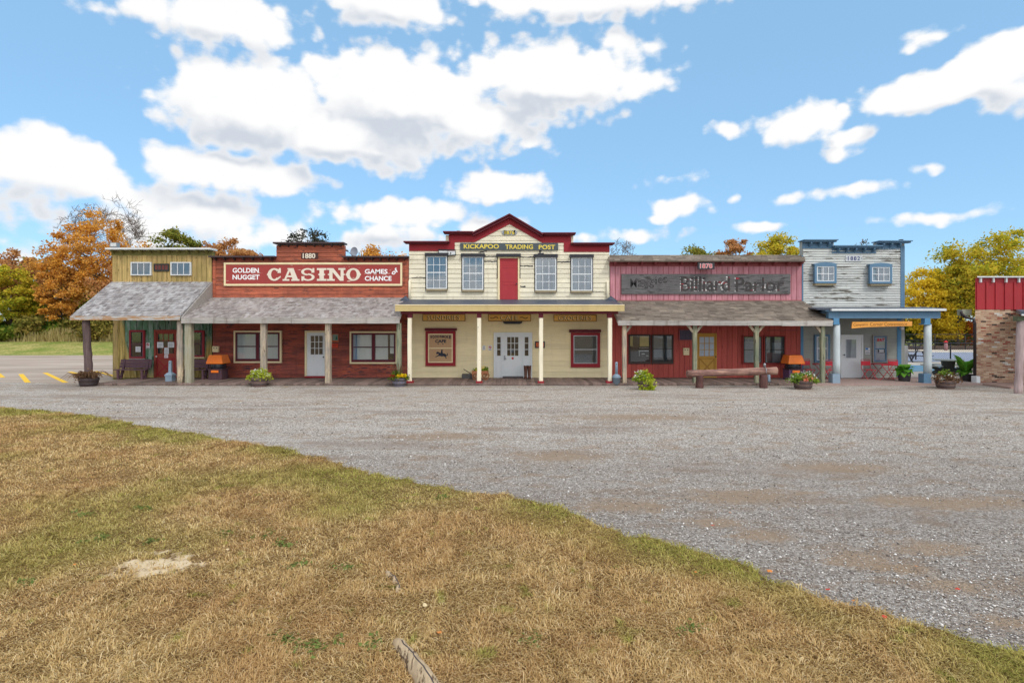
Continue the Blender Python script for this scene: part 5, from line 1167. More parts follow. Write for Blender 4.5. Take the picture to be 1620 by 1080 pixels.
# ------------------------------------------------------------------ leafy things
def leaf_quads(cen, rad, n, size, rg, flat_=.75, up=.35, aspect=.55, nrm=None):
    """n small folded leaves scattered round centres"""
    k = len(cen); idx = rg.integers(0, k, n); c = cen[idx] + rg.normal(0, 1, (n, 3)) * (rad[idx][:, None] if hasattr(rad, '__len__') else rad) * np.array([1, 1, flat_])
    nr = rg.normal(0, 1, (n, 3)); nr[:, 2] += up * 3; nr /= np.linalg.norm(nr, axis=1)[:, None]
    t = rg.normal(0, 1, (n, 3)); t -= nr * (t * nr).sum(1)[:, None]; t /= np.linalg.norm(t, axis=1)[:, None]; b = np.cross(nr, t)
    s = size * rg.uniform(.6, 1.3, (n, 1)); w = s * aspect
    v = np.stack([c - t*s, c + b*w + nr*w*.25, c + t*s, c - b*w + nr*w*.25], 1).reshape(-1, 3)
    return v, np.arange(n*4).reshape(-1, 4)
def leaves(name, mat, parent, cen, rad, n, size, seed, **k):
    v, f = leaf_quads(np.array(cen, float).reshape(-1, 3), rad, n, size, np.random.default_rng(seed), **k); return np_mesh(name, v, f, mat, parent=parent)
def barrel(name, label, px, bot, wpx, hpx, mat, group='flower tubs along the porches', tub=True):
    Yb = 900 * CH / (bot - 515); r = wpx/2*Yb/F; h = hpx*Yb/F
    t = thing(name, label, 'planter', (X(px, Yb), Yb, 0.004), group)
    part(t, (0,0,0), 'tub', mat, lambda m: m.lathe([(r*.78, 0), (r*.92, h*.4), (r, h*.9), (r, h), (r*.88, h), (r*.85, h*.86)], n=18, smooth=False))
    if tub:
        for z, q in ((.22, .862), (.68, .972)): part(t, (0,0,0), 'hoop', M['hoop'], lambda m: m.lathe([(r*q, h*z), (r*(q + .045), h*z), (r*(q + .055), h*(z + .12)), (r*q, h*(z + .12))], n=18, cap=False))
    part(t, (0,0,0), 'soil', M['soil'], lambda m: m.lathe([(r*.86, h*.86), (r*.4, h*.92), (.01, h*.93)], n=14))
    return Yb, r, h
def plant(label, px, Yb, z, cat='plant', name='flower_plant', group=None): return thing(name, label, cat, (X(px, Yb), Yb, z), group)
rg = np.random.default_rng(5)
def ball(n, rx, ry, rz, z0=0, dome=True):
    p = rg.normal(0, 1, (n, 3)); p /= np.linalg.norm(p, axis=1)[:, None]; p *= rg.uniform(.3, 1, (n, 1)) ** .5
    if dome: p[:, 2] = np.abs(p[:, 2])
    return p * np.array([rx, ry, rz]) + np.array([0, 0, z0])
def stems(parent, mat, n, r, h, seed, th=.006, bend=.5, name='stems'):
    q = random.Random(seed); m = MB()
    for i in range(n):
        a = q.uniform(0, 6.283); d = q.uniform(.1, 1) * r; hh = h * q.uniform(.5, 1.1); e = q.uniform(.5, 1.0) * bend
        m.tube([(d*.3*math.cos(a), d*.3*math.sin(a), 0), (d*.8*math.cos(a), d*.8*math.sin(a), hh*.7), (d*(1+e)*math.cos(a), d*(1+e)*math.sin(a), hh), (d*(1.2+e*1.6)*math.cos(a), d*(1.2+e*1.6)*math.sin(a), hh*(1 - e*.8))], [th, th, th*.8, th*.4], 4, cap=False)
    return m.build(name, mat, parent)
GP = 'flowers growing in the porch tubs'
Yb, r, h = barrel('barrel_planter', 'dark half barrel full of dried stems at the leaning porch post', 140.5, 610.4, 28, 13, M['hoop'] and surf('dark_barrel', C(66,54,54), .3, .2, 'z', dirt=.3))
p = plant('dry brown tangle of dead vines in the dark half barrel', 139, Yb, h*.9, group=GP)
stems(p, P_DRY, 90, .34, .3, 3, .014, 1.2); leaves('dead_leaves', P_DRY, p, ball(30, .45, .3, .25), .09, 700, .05, 4)
Yb, r, h = barrel('barrel_planter', 'brown half barrel of lime green flowers near the first grey casino post', 410.6, 611.2, 26, 14.4, M['barrel'])
p = plant('round mound of lime and white bedding flowers in the brown half barrel', 410.6, Yb, h*.9, group=GP)
leaves('foliage', L_LIME, p, ball(60, .42, .34, .36), .07, 1600, .05, 5); leaves('petals', P_WHITE, p, ball(40, .45, .36, .4, .04), .05, 260, .035, 6)
Yb, r, h = barrel('barrel_planter', 'grey blue half barrel under the green stained post', 631.6, 611, 22.5, 13.5, M['barrel_grey'])
p = plant('yellow flowers with red blooms and wiry stems in the grey blue barrel', 631.6, Yb, h*.9, group=GP)
stems(p, P_DRY, 26, .3, .62, 7, .01, .6); leaves('foliage', L_BUSH, p, ball(40, .32, .28, .3), .07, 700, .055, 8)
leaves('petals', P_YELLOW, p, ball(14, .18, .12, .1, .12) + np.array([.12, -.22, 0]), .03, 260, .045, 9); leaves('petals', P_RED, p, ball(8, .14, .1, .1, .08) + np.array([-.26, -.18, 0]), .03, 120, .045, 10)
Yb, r, h = barrel('barrel_planter', 'small tub nearly hidden by trailing lime foliage', 1019, 616, 20, 14, M['barrel'])
p = plant('bushy lime green trailing plant with white flowers in the small tub', 1019, Yb, h*.6, group=GP)
leaves('foliage', L_LIME, p, np.vstack([ball(50, .3, .27, .42, .1), ball(40, .28, .2, .3, -.2, False) + np.array([.08, -.18, 0])]), .07, 2000, .055, 11)
leaves('petals', P_WHITE, p, ball(20, .26, .2, .3, .28) + np.array([-.12, 0, 0]), .05, 180, .04, 12); leaves('foliage', L_FLOWERBED, p, ball(20, .26, .2, .35, .15) + np.array([-.1, 0, 0]), .06, 400, .05, 13)
Yb, r, h = barrel('barrel_planter', 'wide brown half barrel of flowers in front of the purple litter bin', 1270.4, 615.2, 29, 14, M['barrel'])
p = plant('spreading white and peach flowers in the wide brown half barrel', 1271, Yb, h*.88, group=GP)
leaves('foliage', L_FLOWERBED, p, ball(70, .56, .36, .3), .07, 1700, .05, 14); leaves('petals', P_WHITE, p, ball(40, .56, .36, .34, .03), .05, 300, .036, 15); leaves('petals', P_PEACH, p, ball(16, .26, .2, .2, .05) + np.array([.08, -.18, 0]), .05, 240, .045, 16)
Yb, r, h = barrel('barrel_planter', 'low brown tub of fading flowers beside the right white column', 1496, 614.4, 28, 13, M['barrel'])
p = plant('faded purple brown flowers with white blooms in the low tub', 1496, Yb, h*.9, group=GP)
leaves('foliage', P_DRY, p, ball(60, .52, .34, .3), .08, 1100, .05, 17); leaves('petals', P_WHITE, p, ball(30, .48, .3, .3, .03), .05, 240, .036, 18); leaves('foliage', L_FLOWERBED, p, ball(20, .3, .2, .4, .05), .06, 300, .05, 19)
def hosta(label, potlabel, px, bot, wpx, hpx, R_, n, seed, up):
    Yb, r, h = barrel('plant_pot', potlabel, px, bot, wpx, hpx, M['pot'], 'black pots of leafy plants', False)
    p = plant(label, px, Yb, h*.9, name='leafy_plant', group='broad leaved pot plants'); q = random.Random(seed); vs, fs = [], []
    for i in range(n):
        a = q.uniform(0, 6.283); L_ = R_ * q.uniform(.7, 1.25); lift = q.uniform(.3, 1.0) * up; w = L_ * .27; d = Vector((math.cos(a), math.sin(a), 0)); sd_ = Vector((-d.y, d.x, 0))
        o_ = len(vs)
        for t, wt_ in ((0, .12), (.25, .5), (.5, 1), (.75, .8), (1, .05)):
            c = d * (L_ * t * .8) + Vector((0, 0, L_ * (lift * t * 1.8 - t*t * .95)))
            vs += [tuple(c - sd_ * w * wt_ + Vector((0,0,.02*wt_))), tuple(c), tuple(c + sd_ * w * wt_ + Vector((0,0,.02*wt_)))]
        for j in range(4):
            for k in range(2): fs.append((o_+j*3+k, o_+j*3+k+1, o_+j*3+k+4, o_+j*3+k+3))
    np_mesh('foliage', np.array(vs), np.array(fs), L_HOSTA, parent=p)
hosta('broad leaved green pot plant beside the blue corner board', 'black pot standing at the blue shop corner', 1430.6, 606, 18, 18, .46, 46, 1, .95)
hosta('tall broad leaved green pot plant against the brick wall', 'black pot standing at the foot of the dark downpipe', 1528.4, 604.6, 17, 13, .5, 54, 2, 1.4)

# wagon planter
Yg = 26.3; o = thing('wagon_planter', 'little wooden wagon planter with spoked wheels behind a cream post', 'planter', (X(761, Yg), Yg, DK))
Lw = o.location; WG = surf('orange_brown_wagon_wood', C(150,98,66), .25, .1, 'x', dirt=.3)
part(o, Lw, 'box', WG, lambda m: (m.box(X(747,Yg), X(772.4,Yg), Yg - .25, Yg - .2, Z(592,Yg), Z(586,Yg)), m.box(X(747,Yg), X(772.4,Yg), Yg + .2, Yg + .25, Z(592,Yg), Z(586,Yg)), m.box(X(747,Yg), X(748.2,Yg), Yg - .2, Yg + .2, Z(592,Yg), Z(586,Yg)), m.box(X(771.4,Yg), X(772.4,Yg), Yg - .2, Yg + .2, Z(592,Yg), Z(586,Yg)), m.box(X(748,Yg), X(771.5,Yg), Yg - .2, Yg + .2, Z(592,Yg), Z(590,Yg))))
for x in (753.4, 768.4):
    for s in (-1, 1):
        cy_ = Yg + s * .3; zc = DK + .165; xc = X(x, Yg)
        w_ = part(o, Lw, 'wheel', WG, lambda m: m.tube([(xc + .15*math.cos(t), cy_, zc + .15*math.sin(t)) for t in np.linspace(0, 6.283, 21)], .018, 6, cap=False))
        part(w_, Lw, 'spokes', WG, lambda m: [m.tube([(xc, cy_, zc), (xc + .145*math.cos(t), cy_, zc + .145*math.sin(t))], .01, 4) for t in np.linspace(0, 6.283, 9)[:-1]])
part(o, Lw, 'handle', M['log_red_v'], lambda m: m.tube([(X(747,Yg), Yg, Z(592,Yg)), (X(733.6,Yg), Yg - .1, Z(583.4,Yg))], .02, 6))
p = plant('yellow green flowers growing in the little wagon', 761, Yg, Z(588, Yg), group=GP)
leaves('foliage', L_FLOWERBED, p, np.vstack([ball(20, .16, .14, .18) + np.array([.2, 0, .02]), ball(12, .12, .12, .12) + np.array([-.22, 0, 0])]), .05, 600, .04, 21); leaves('petals', P_YELLOW, p, ball(20, .34, .16, .2, .04), .04, 160, .035, 22)
o = tag(MB().box(X(731, 26.9), X(749, 26.9), 26.75, 27.2, DK, Z(591.6, 26.9)).build('step_block', surf('dark_grey_block', C(84,80,80), .3, 0, None, dirt=.3), None, (X(740,26.9), 26.95, DK)), 'low dark grey block on the boardwalk behind the wagon handle', 'block')
# cowboy boots standing by the entrance
BT = surf('brown_boot_leather', C(84,54,44), .3, 0, 'z', rough=.45, dirt=.3)
for px, lab in ((831.6, 'left boot of the tall brown pair beside the white entrance'), (837.4, 'right boot of the tall brown pair beside the white entrance')):
    t = thing('boot', lab, 'boot', (X(px, 26.6), 26.6, DK), 'pair of brown boots')
    def shaft(m):
        pr = [(.0, -.02, .07, .1), (.12, .0, .065, .085), (.25, .02, .07, .085), (.45, .03, .085, .1), (.6, .03, .095, .115)]
        vs, n = [], 12
        for z, y, rx, ry in pr:
            for k in range(n): a = 2*math.pi*k/n; vs.append((rx*math.cos(a), y + ry*math.sin(a), z + (.03*abs(math.cos(a)) if z == .6 else 0)))
        m.add(vs, [(i*n+k, i*n+(k+1)%n, (i+1)*n+(k+1)%n, (i+1)*n+k) for i in range(4) for k in range(n)], True)
        m.lathe([(.07, .03), (.075, .07), (.06, .12), (.02, .14)], (0, -.13, 0), 12); m.tube([(0, -.24, .06), (0, -.17, .07), (0, -.05, .09)], [.035, .065, .07], 10)
    part(t, (0,0,0), 'upper', BT, shaft)
    part(t, (0,0,0), 'sole', M['hoop'], lambda m: (m.lathe([(.08, 0), (.08, .025)], (0, -.13, 0), 12), m.box(-.06, .06, -.02, .09, 0, .045)))

# folding chairs and tables
def chair0(label, loc, rz):
    t = thing('folding_chair', label, 'chair', loc, 'red folding bistro chairs', rz); O = (0,0,0)
    part(t, O, 'seat', M['red_metal'], lambda m: [m.box(-.2, .2, -.2 + i*.08, -.2 + i*.08 + .068, .44, .456) for i in range(5)])
    part(t, O, 'backrest', M['red_metal'], lambda m: m.box(-.205, .205, .225, .24, .63, .83))
    for s in (-1, 1):
        x = s * .215
        part(t, O, 'leg', M['red_metal'], lambda m: m.tube([(x, -.26, 0), (x, .2, .46), (x, .225, .6), (x, .25, .88)], .014, 6))
        part(t, O, 'leg', M['red_metal'], lambda m: m.tube([(x*.9, .28, 0), (x*.9, -.2, .44)], .014, 6))
    part(t, O, 'top_rail', M['red_metal'], lambda m: m.tube([(-.215, .25, .88), (-.19, .25, .9), (.19, .25, .9), (.215, .25, .88)], .014, 6))
    part(t, O, 'stretcher', M['red_metal'], lambda m: m.tube([(-.2, .24, .05), (.2, .24, .05)], .01, 5))
    return t
c0 = chair0('red folding chair with pink tinted back nearest the purple litter bin', (X(1281, 26.4), 26.5, DK), R(6))
copy_thing(c0, (X(1319, 26.2), 26.3, DK), R(-4), 'red folding chair half hidden behind the left white column')
copy_thing(c0, (X(1379, 26.2), 26.4, DK), R(2), 'bright red folding chair just right of the white corner shop door')
copy_thing(c0, (X(1420, 26.2), 26.3, DK), R(-3), 'bright red folding chair in front of the blue corner board')
def table0(label, loc, rz):
    t = thing('folding_table', label, 'table', loc, 'red folding bistro tables', rz); O = (0,0,0)
    part(t, O, 'tabletop', M['red_metal'], lambda m: [m.box(-.36, .36, -.33 + i*.084, -.33 + i*.084 + .072, .7, .72) for i in range(8)])
    part(t, O, 'apron', M['red_metal'], lambda m: (m.box(-.35, .35, -.33, -.31, .665, .699), m.box(-.35, .35, .3, .32, .665, .699)))
    for s in (-1, 1):
        y = s * .27
        part(t, O, 'leg', M['red_metal'], lambda m: m.tube([(-.34, y, 0), (.3, y, .69)], .014, 6)); part(t, O, 'leg', M['red_metal'], lambda m: m.tube([(.34, y*.92, 0), (-.3, y*.92, .69)], .014, 6))
    for s in (-1, 1): part(t, O, 'foot_bar', M['red_metal'], lambda m: m.tube([(s*.34, -.29, .012), (s*.34, .29, .012)], .012, 5))
    return t
t0 = table0('red folding table between the wooden brace post and the left white column', (X(1303, 26.3), 26.3, DK), 0)
copy_thing(t0, (X(1400, 26.3), 26.45, DK), R(8), 'red folding table under the corner shop BAIT window')

# ------------------------------------------------------------------ beyond the gap on the right: pool yard
o = tag(MB().box(X(1426.6, 28.6), X(1436.6, 28.6), 28.6, 29.2, .05, 1.57).build('cabinet', M['white'], None, (X(1431, 28.6), 28.9, .05)), 'white upright cabinet behind the pot plant at the blue corner', 'cabinet')
part(o, (0,0,0), 'handle', M['steel'], lambda m: m.box(-.14, -.11, -.34, -.3, .8, 1.1))
def picnic(label, px, bot, rz, w=.9):
    Yb = 900 * (CH - .05) / (bot - 515); t = thing('picnic_table', label, 'picnic table', (X(px, Yb), Yb + .4, .05), 'dark picnic tables by the pool', rz); O = (0,0,0)
    dk = MATS.get('dark_table_plastic') or flat('dark_table_plastic', C(64,66,74), .6)
    part(t, O, 'tabletop', dk, lambda m: m.box(-w, w, -.36, .36, .7, .745))
    for s in (-1, 1): part(t, O, 'bench', dk, lambda m: m.box(-w, w, s*.72 - .14, s*.72 + .14, .42, .46))
    for s in (-1, 1):
        for q in (-1, 1): part(t, O, 'leg', dk, lambda m: m.bar((s*(w-.25), q*.68, 0), (s*(w-.25), q*.22, .7), .07))
        part(t, O, 'cross_rail', dk, lambda m: m.box(s*(w-.25) - .03, s*(w-.25) + .03, -.72, .72, .36, .42))
    return t
picnic('dark picnic table on the pale pool deck behind the right white column', 1449, 572.5, R(12))
picnic('distant grey picnic table close to the far black fence', 1455, 556, R(4), .85)
Yb = 29.6; o = thing('picnic_table', 'octagonal pale topped picnic table with dark legs in front of the blue pool', 'picnic table', (X(1500, Yb), Yb, .05)); O = (0,0,0)
LT = flat('pale_grey_tabletop', C(170,178,174), .5); DT = surf('dark_grey_table_base', C(70,76,76), .2, 0, None)
part(o, O, 'tabletop', LT, lambda m: m.lathe([(.66, .72), (.68, .76), (.66, .78)], n=8, smooth=False))
for k in range(4):
    a = math.pi/2*k + .2; d = Vector((math.cos(a), math.sin(a), 0)); s_ = Vector((-d.y, d.x, 0))
    def seat(m):
        P = [d*.85 - s_*.5, d*.85 + s_*.5, d*1.12 + s_*.56, d*1.12 - s_*.56]
        m.add([(v.x, v.y, .44) for v in P] + [(v.x, v.y, .48) for v in P], [(3,2,1,0), (4,5,6,7), (0,1,5,4), (1,2,6,5), (2,3,7,6), (3,0,4,7)])
    part(o, O, 'bench', LT, seat)
    part(o, O, 'leg', DT, lambda m: (m.bar(d*.1 + Vector((0,0,.05)), d*1.0 + Vector((0,0,.42)), .14), m.bar(d*.9 + Vector((0,0,.02)), d*.15 + Vector((0,0,.4)), .1)))
part(o, O, 'pedestal', DT, lambda m: m.lathe([(.3, 0), (.26, .3), (.32, .71)], n=8, smooth=False))
FB = flat('black_fence_metal', C(34,34,38), .5)
def fence(name, label, a, b, Yf, zb, rails, xs, ht, wire=0, loc=None):
    t = thing(name, label, 'fence', ((a+b)/2, Yf, zb), 'black fences round the pool')
    L_ = t.location
    for z in rails: part(t, L_, 'rail', FB, lambda m: m.tube([(a, Yf, zb + z), (b, Yf, zb + z)], .035, 6))
    for x in xs: part(t, L_, 'post', FB, lambda m: m.tube([(x, Yf + .08, zb - .02), (x, Yf + .08, zb + ht)], .05, 6))
    if wire:
        def net(m):
            x = a
            while x < b:
                for s in (-1, 1):
                    x0, x1 = x, x + s * rails[0]
                    m.tube([(min(max(x0, a), b), Yf - .04 + .004*s, zb + .03), (min(max(x1, a), b), Yf - .04 + .004*s, zb + rails[0])], .006, 3, cap=False)
                x += wire
        part(t, L_, 'wire_mesh', FB, net)
fence('pool_fence', 'black chain link fence with a centre post beyond the octagonal table', X(1395, 42.3), X(1560, 42.3), 42.3, .05, (1.25,), [X(q, 42.3) for q in (1395, 1450, 1505, 1560)], 1.28, .16)
fence('court_fence', 'tall far black fence in front of the autumn trees', X(1380, 60), X(1640, 60), 60, .05, (1.62, 1.0, .12), [X(q, 60) for q in (1384, 1432, 1480, 1528, 1576, 1624)], 1.66, .3)
o = tag(MB().box(-.2, .2, -.02, .02, 0, .38).build('notice_board', M['paper'], None, (X(1508, 59.7), 59.7, Z(536, 59.7))), 'small square white sign hung on the tall far fence', 'sign')
o = thing('drum_bin', 'small grey drum with red lid beside the far fence', 'bin', (X(1496.4, 58.5), 58.5, .05))
part(o, O, 'drum', flat('mauve_drum', C(150,110,112), .6), lambda m: m.lathe([(.15, 0), (.16, .3), (.16, .8)], n=14)); part(o, O, 'lid', M['ink_red'], lambda m: m.lathe([(.18, .8), (.18, .86), (.09, .97), (.02, 1.0)], n=14))
o = thing('low_wall', 'low brown edging wall at the foot of the far fence', 'wall', (X(1500, 61), 61, .05))
part(o, o.location, 'coping', surf('brown_edging', C(104,86,74), .2, 0, 'x'), lambda m: m.box(X(1380, 61), X(1650, 61), 60.4, 61, .05, .45))
# ------------------------------------------------------------------ trees
def tree(name, label, px, Yt, top, bot, wpx, leaf, n, seed, size=.26, base=None, tr=None, clumps=64, bark='bark', bare=False, group='trees behind the shops', skew=0.0, cr=.2, twigs=0, dens=1.0):
    g_ = np.random.default_rng(seed); q = random.Random(seed)
    base = bank(Yt, X(px, Yt)) if base is None else base
    x0 = X(px, Yt); zt, zb = Z(top, Yt), Z(bot, Yt); rx = wpx/2*Yt/F; rz = (zt - zb)/2; zc = (zt + zb)/2; H = zt - base
    tr = tr or H * .018
    t = thing(name, label, 'tree', (x0, Yt, base), group)
    cl = []
    lob = [(g_.normal(0, 1, 3), g_.uniform(.7, 1.0)) for _ in range(7)]
    while len(cl) < clumps:
        d = g_.normal(0, 1, 3); d /= np.linalg.norm(d); r = g_.uniform(.12, 1) ** .45
        lump = .72 + .28 * max((np.dot(d, l/np.linalg.norm(l)) ** 3) * w for l, w in lob) / 1.0
        p = d * r * lump
        if p[2] < -.75 and g_.random() < .6: continue
        cl.append((p[0]*rx + skew*rx*max(p[2],0), p[1]*rx*.85, zc - base + p[2]*rz))
    cl = np.array(cl)
    m = MB(); nodes = []
    tp = [Vector((q.uniform(-.1,.1)*i*.2, q.uniform(-.1,.1)*i*.2, z)) for i, z in enumerate(np.linspace(-.1, max(zc - base, H*.45), 7))]
    m.tube(tp, [tr*(1.25 if i == 0 else 1 - .11*i) for i in range(7)], 8)
    for i, p in enumerate(tp[2:]): nodes.append((p, tr*(.75 - .1*i), 0))
    order = sorted(range(len(cl)), key=lambda i: -np.linalg.norm(cl[i] - np.array([0, 0, zc - base])) + q.random()*rx*.8)
    order = order[::-1]; mains = set(q.sample(range(len(cl)), min(9, len(cl)))); order = sorted(order, key=lambda i: i not in mains)
    for i in order:
        c = Vector(cl[i]); bst, bd = None, 1e9
        for p, r, lv in nodes:
            dd = (c - p).length + max(0, p.z - c.z + .3) * 1.6 + lv * .12 * rx
            if dd < bd: bd, bst = dd, (p, r, lv)
        p, r, lv = bst; r1 = max(.024, min(r*.62, tr*.42)); L_ = (c - p).length
        if L_ < .05: continue
        midp = p.lerp(c, .5) + Vector((q.uniform(-1,1), q.uniform(-1,1), q.uniform(.2, 1))) * L_ * .13
        path = []
        for k in range(5):
            s = k/4; path.append(p*(1-s)**2 + midp*2*s*(1-s) + c*s*s)
        m.tube(path, [r1*(1 - .7*k/4) for k in range(5)], 5, cap=False)
        for k in (1, 2, 3, 4): nodes.append((path[k], r1*(1 - .7*k/4), lv + 1))
        for _ in range(twigs):
            k = q.randint(2, 4); d = Vector((q.gauss(0, 1), q.gauss(0, 1), q.gauss(.9, .8))).normalized(); l = rx * q.uniform(.12, .3)
            e = path[k] + d*l; m.tube([path[k], path[k] + d*l*.5 + Vector((q.uniform(-.1,.1), 0, .04))*l, e], [.026, .02, .014], 3, cap=False)
            if bare:
                for _ in range(2): d2 = (d + Vector((q.gauss(0,.6), q.gauss(0,.6), q.gauss(.2,.5)))).normalized(); s_ = path[k] + d*l*q.uniform(.3,.9); m.tube([s_, s_ + d2*l*.6], [.02, .013], 3, cap=False)
    m.build('trunk', M[bark], t)
    if leaf and n:
        rad = g_.uniform(.6, 1.3, len(cl)) * cr * rx
        v, f = leaf_quads(cl, rad, n, size, g_, flat_=.62, up=.25); np_mesh('crown', v, f, leaf, parent=t)
    return t
tree('maple_tree', 'tall orange maple with an open crown left of the grey porch roof', 152, 64, 334, 500, 178, L_ORANGE, 14374, 1, 0.156, clumps=120, cr=.065)
tree('maple_tree', 'rust brown maple low in front of the tall orange maple', 196, 61.5, 415, 512, 110, L_RUST, 11500, 2, 0.156, clumps=80, cr=.085)
tree('bare_tree', 'bare grey tree rising behind the tall orange maple', 178, 82, 312, 420, 130, None, 0, 3, clumps=90, bark='bark_pale', bare=True, twigs=5, tr=.16)
tree('bare_tree', 'slender bare grey tree behind the left edge of the orange maple', 128, 84, 318, 420, 80, None, 0, 31, clumps=60, bark='bark_pale', bare=True, twigs=5, tr=.13)
tree('broadleaf_tree', 'green and brown tree at the far left of the treeline', 32, 66, 388, 520, 110, L_RUST, 10350, 4, 0.156, clumps=80, cr=.085)
tree('broadleaf_tree', 'yellow green tree over the left lot edge', 18, 63, 400, 530, 90, L_YGREEN, 10925, 5, 0.148, clumps=80, cr=.085)
tree('broadleaf_tree', 'orange yellow young tree between the lot and the tall maple', 96, 62, 400, 520, 80, L_ORANGE, 9775, 6, 0.148, clumps=80, cr=.085)
tree('broadleaf_tree', 'late green tree rising behind the olive cornice', 285, 58, 352, 470, 92, L_GREEN, 11500, 7, 0.148, clumps=70, cr=.11, base=.6)
tree('broadleaf_tree', 'rust brown tree behind the left red parapet', 345, 60, 362, 480, 110, L_RUST, 12649, 8, 0.148, clumps=80, cr=.10, base=.6)
tree('broadleaf_tree', 'small rust tree touching the left casino cornice', 385, 57, 378, 480, 60, L_RUST, 4024, 81, 0.180, clumps=40, cr=.16, base=.6)
tree('sparse_tree', 'sparse dark leaved tree behind the raised red parapet', 488, 50, 353, 430, 104, L_DARK, 2185, 9, 0.123, clumps=80, cr=.07, twigs=2, base=0, bark='bark_pale', tr=.1)
tree('maple_tree', 'bright orange maple behind the right casino parapet', 612, 60, 383, 480, 120, L_ORANGE, 12649, 10, 0.148, clumps=70, cr=.11, base=.6)
tree('bare_tree', 'thin bare tree above the left end of the brown cornice roof', 985, 62, 374, 440, 60, None, 0, 11, clumps=50, bark='bark_pale', bare=True, twigs=3, tr=.1, base=.6)
tree('broadleaf_tree', 'green brown tree behind the middle of the pink parapet', 1098, 60, 380, 480, 84, L_GREEN, 9775, 12, 0.139, clumps=64, cr=.11, base=.6)
tree('broadleaf_tree', 'rust red tree behind the pink parapet', 1160, 62, 374, 480, 76, L_RUST, 9775, 13, 0.139, clumps=64, cr=.11, base=.6)
tree('broadleaf_tree', 'yellow tree just left of the blue and white parapet', 1222, 58, 370, 480, 106, L_YGREEN, 13799, 14, 0.139, clumps=80, cr=.10, base=.6)
tree('sparse_tree', 'thin twiggy tree with few leaves above the blue cornice', 1368, 55, 372, 440, 50, L_DARK, 260, 15, .13, clumps=36, cr=.08, twigs=3, bark='bark_pale', tr=.09, bare=True, base=.4)
tree('maple_tree', 'large yellow green maple rising behind the red metal wall', 1580, 62.6, 364, 520, 220, L_YGREEN, 29899, 16, 0.164, clumps=150, cr=.075, base=0)
tree('maple_tree', 'golden yellow maple right of the flaking white shop', 1464, 64, 412, 535, 110, L_YELLOW, 14949, 17, 0.148, clumps=100, cr=.09, base=0)
tree('maple_tree', 'yellow green maple between the golden maple and the brick building', 1515, 63.5, 400, 525, 100, L_YGREEN, 13799, 18, 0.139, clumps=80, cr=.085, base=0)
tree('maple_tree', 'fiery orange young maple seen beside the dark downpipe', 1524, 66, 498, 552, 50, L_FIRE, 4140, 19, 0.148, clumps=40, cr=.12, base=0)
tree('maple_tree', 'low yellow maple behind the right white column', 1482, 65, 470, 546, 90, L_YELLOW, 10350, 20, 0.139, clumps=70, cr=.12, base=0)
tree('broadleaf_tree', 'dark green tree low behind the tall far fence', 1445, 67, 500, 548, 70, L_BUSH, 5175, 21, 0.164, clumps=40, cr=.18, base=0)
tree('shrub', 'dark green shrub behind the white sign on the far fence', 1500, 67, 518, 550, 60, L_BUSH, 4024, 22, 0.164, clumps=30, cr=.22, base=0, tr=.07, group='shrubs behind the far fence')
tree('shrub', 'olive shrub behind the far fence near the brick building', 1545, 69, 520, 550, 50, L_GREEN, 3449, 23, 0.164, clumps=30, cr=.22, base=0, tr=.07, group='shrubs behind the far fence')
for i, (px, top, w_, lf, lab) in enumerate(((58, 404, 120, L_GREEN, 'olive tree in the second row behind the left lot'), (112, 400, 110, L_RUST, 'brown tree in the second row behind the young orange tree'), (190, 428, 120, L_GREEN, 'olive tree in the second row behind the grey porch roof'), (150, 462, 90, L_YGREEN, 'yellow green tree in the second row under the tall maple'))):
    tree('broadleaf_tree', lab, px, 74, top, 528, w_, lf, 5500, 90 + i, .24, clumps=60, cr=.13)
for i, (px, top, lf, lab) in enumerate(((-70, 372, L_GREEN, 'green tree beyond the left edge of the lot'), (-170, 350, L_ORANGE, 'orange tree further beyond the left edge of the lot'), (1740, 372, L_YELLOW, 'yellow tree beyond the brick building'), (1850, 390, L_RUST, 'rust tree furthest beyond the brick building'))):
    tree('broadleaf_tree', lab, px, 66, top, 520, 130, lf, 9000, 40 + i, .2, clumps=80, cr=.1)
# shrubs at the foot of the treeline
SH = [(14,520,34,L_BUSH,'bright green shrub at the left end of the treeline'),(52,505,30,L_SHRUB,'olive shrub under the young orange tree'),(88,512,30,L_BUSH,'dark green shrub left of the leaning porch post'),(120,505,34,L_SHRUB,'tawny shrub directly behind the leaning porch post'),
      (152,512,30,L_SHRUB,'olive brown shrub right of the leaning porch post'),(182,508,34,L_SHRUB,'olive tawny shrub beside the olive corner board'),(-30,500,44,L_BUSH,'large green shrub beyond the left edge of the lot'),(36,470,40,L_SHRUB,'tall tawny sapling above the left shrubs'),(135,478,44,L_SHRUB,'tall olive sapling behind the shrubs at the leaning post')]
for i, (px, top, w, lf, lab) in enumerate(SH):
    Ys_ = 60.5 + (i % 4) * .7 + (2.5 if i > 6 else 0)
    tree('shrub', lab, px, Ys_, top - 6, 541, w + 12, lf, 2600, 60 + i, .2, clumps=34, cr=.24, tr=.07, group='shrubs along the treeline')
